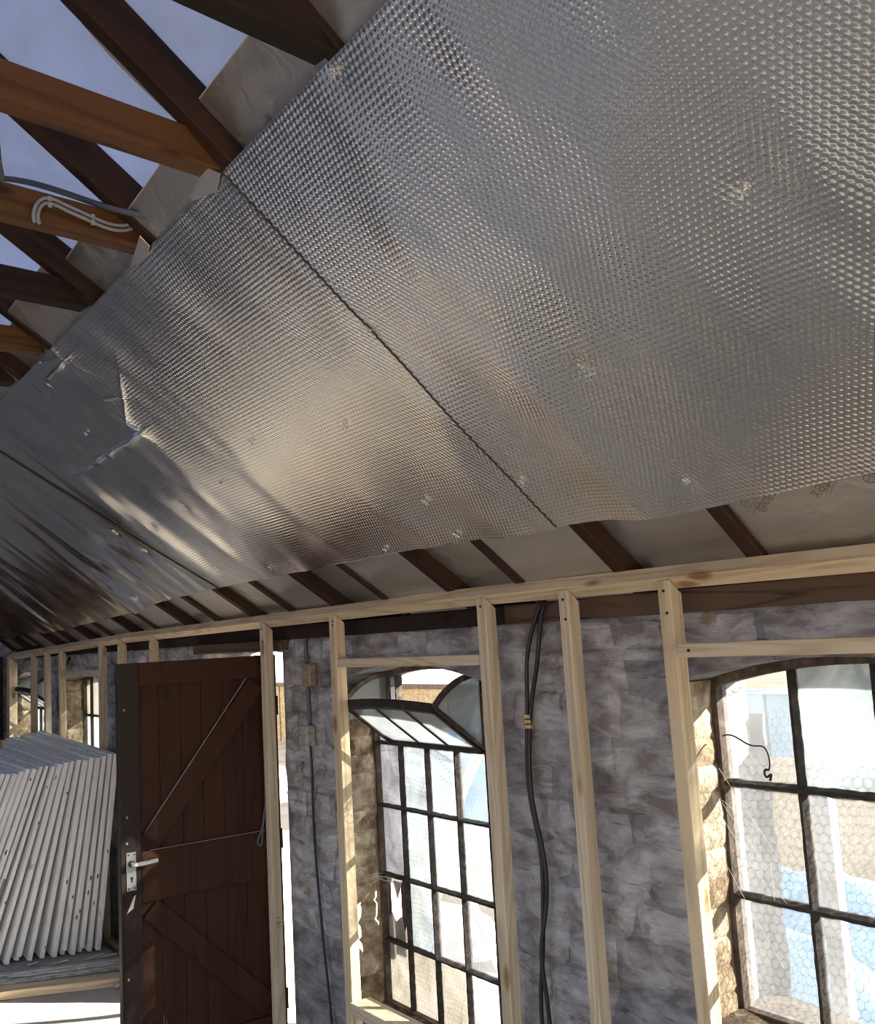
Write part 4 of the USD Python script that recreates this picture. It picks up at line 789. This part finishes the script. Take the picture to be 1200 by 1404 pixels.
PLY = mottled('plywood', [(0.3, (0.58, 0.42, 0.25)), (0.6, (0.7, 0.54, 0.35)), (0.8, (0.78, 0.64, 0.46))], 4, 0.7, stretch=(1, 1, 6), bump=0.05, dist=0.01)
SACK = plain('white_sack', (0.75, 0.76, 0.77), 0.6); PVC = plain('white_plastic_pipe', (0.74, 0.74, 0.72), 0.4); GREYPOST = plain('grey_steel', (0.36, 0.36, 0.38), 0.5)
CORR = plain('grey_corrugated_sheet', (0.17, 0.17, 0.19), 0.6)
def heap(cx_, cy_, rx, ry, h, seed, flat=0.6):
    a, r = np.meshgrid(np.linspace(0, 2*np.pi, 49), np.linspace(0, 1, 22), indexing='ij')
    X = cx_ + rx*r*np.cos(a); Y = cy_ + ry*r*np.sin(a); n = meshkit.fbm(np.stack([np.cos(a)*r*3+seed, np.sin(a)*r*3, 0*a], -1), 4, seed)
    Z = -0.05 + h*np.clip(1-r**(2/flat), 0, 1)*(0.65+0.7*n) - 0.02*r
    return grid_mesh(X, Y, Z)
for (a, m, lab, c) in (((-3.1, 4.3, 1.15, 0.75, 0.62, 3), TARP, 'blue tarpaulin over a heap outside the right hand window', 'tarpaulin'), ((-9.2, 6.6, 2.2, 1.1, 0.80, 5), TARP, 'blue tarpaulin over a heap outside the middle window', 'tarpaulin'),
                       ((-5.6, 4.4, 0.6, 0.45, 0.42, 8), STRAW, 'heap of straw outside the middle window', 'straw'), ((-5.2, 7.4, 2.0, 0.8, 0.68, 11), STRAW, 'tall dry straw heap beyond the blue tarpaulin outside the right window', 'straw')):
    tag(obj('tarpaulin' if c == 'tarpaulin' else 'straw_heap', heap(*a), m, smooth=True), lab, c)
for k, (x, y2, zz, s) in enumerate(((-5.05, 3.55, 0.18, 0.28), (-4.75, 4.15, 0.14, 0.24))):
    sp = trimesh.creation.icosphere(3, 1.0); sp.vertices *= np.array([s*1.3, s*0.8, s*0.55])*(0.85+0.3*meshkit.noise(sp.vertices*2.2, k+3))[:, None]; sp.apply_translation([x, y2, zz-0.03])
    tag(obj('white_sack', sp, SACK, smooth=True), ('plump white sack on the ground outside the middle window, farther from the door jamb' if k else 'plump white sack on the ground outside the middle window, nearest the blue tarpaulin'), 'sack')
def pipe(lab, a, b, r=0.035):
    wire('white_pipe', lab, [a, b], r, PVC, 'pipe')
A_ = lambda x, y2, zz: (x, y2, zz)
wire('white_pipe', 'white plastic pipe leaning at the upper right of the middle window', [(-3.86, 3.0, H-0.42), (-3.959, 3.0, H-0.579), (-4.111, 3.0, H-0.77), (-4.23, 3.0, H-0.969), (-4.36, 3.0, H-1.13), (-4.80, 3.02, -0.03)], 0.026, PVC, 'pipe')
wire('white_pipe', 'white plastic pipe leaning across the middle panes of the middle window', [(-4.40, 3.07, H-1.09), (-4.30, 3.07, H-1.2), (-4.13, 3.07, H-1.40), (-3.75, 3.07, -0.03)], 0.026, PVC, 'pipe')
timber('steel_post', 'grey post standing outside the right hand window', 'post', (-1.80, 2.62, -0.05), (-1.80, 2.62, 1.58), 0.055, 0.04, (0, -1, 0), GREYPOST)
cs = []; zs_ = np.linspace(0.0, 1.62, 60)
pts = [(-2.02, q) for q in zs_] + [(-1.915 + 0.012*abs(math.sin(q*12)), q) for q in zs_[::-1]]
cs = thing('corrugated_sheet', 'torn grey sheet standing upright at the left edge of the right hand window', 'sheet'); obj('sheet', extrude_y(Polygon(pts), 2.52, 2.53), CORR, cs)
pl = thing('plywood_sheet', 'tan plywood offcut leaning low outside the right hand window', 'board'); T = frame((-1.62, 2.95, 0.0), (0.1, 0.35, 1.0), (1, 0, 0)); m = cbox(0, 0.35, -0.009, 0.009, 0, 0.78, 0.002); m.apply_transform(T); obj('sheet', m, PLY, pl)
pl = thing('plywood_sheet', 'tan plywood sheet lying outside the middle window beside the sacks', 'board'); m = cbox(-3.3, -2.4, 2.75, 3.25, 0.05, 0.068, 0.002); m.apply_transform(trimesh.transformations.rotation_matrix(0.25, [1, 0, 0], [-2.8, 2.75, 0.05])); obj('sheet', m, PLY, pl)
# fence and shed across the yard
fn = thing('board_fence', 'pale blue sheeted fence across the yard', 'fence')
PALEBLUE = mottled('pale_blue_sheet', [(0.3, (0.20, 0.29, 0.34)), (0.6, (0.27, 0.36, 0.40)), (0.8, (0.33, 0.41, 0.44))], 2, 0.6, bump=0.05, dist=0.02, coord='world')
for k in range(26): obj('panel', cbox(-22+1.0*k, -21.02+1.0*k, 9.3+0.02*(k % 2), 9.34+0.02*(k % 2), -0.05, 1.08, 0.004), PALEBLUE if k > 11 else STRAW, fn)
for k in range(27): obj('post', cbox(-22.05+1.0*k, -21.96+1.0*k, 9.36, 9.45, -0.05, 1.12, 0.004), GREYPOST, fn)
obj('capping', cbox(-9.9, 4.1, 9.28, 9.40, 1.08, 1.13, 0.004), SACK, fn)
obj('capping', cbox(-22.1, -9.9, 9.28, 9.40, 1.08, 1.15, 0.004), BEAM_OLD, fn)
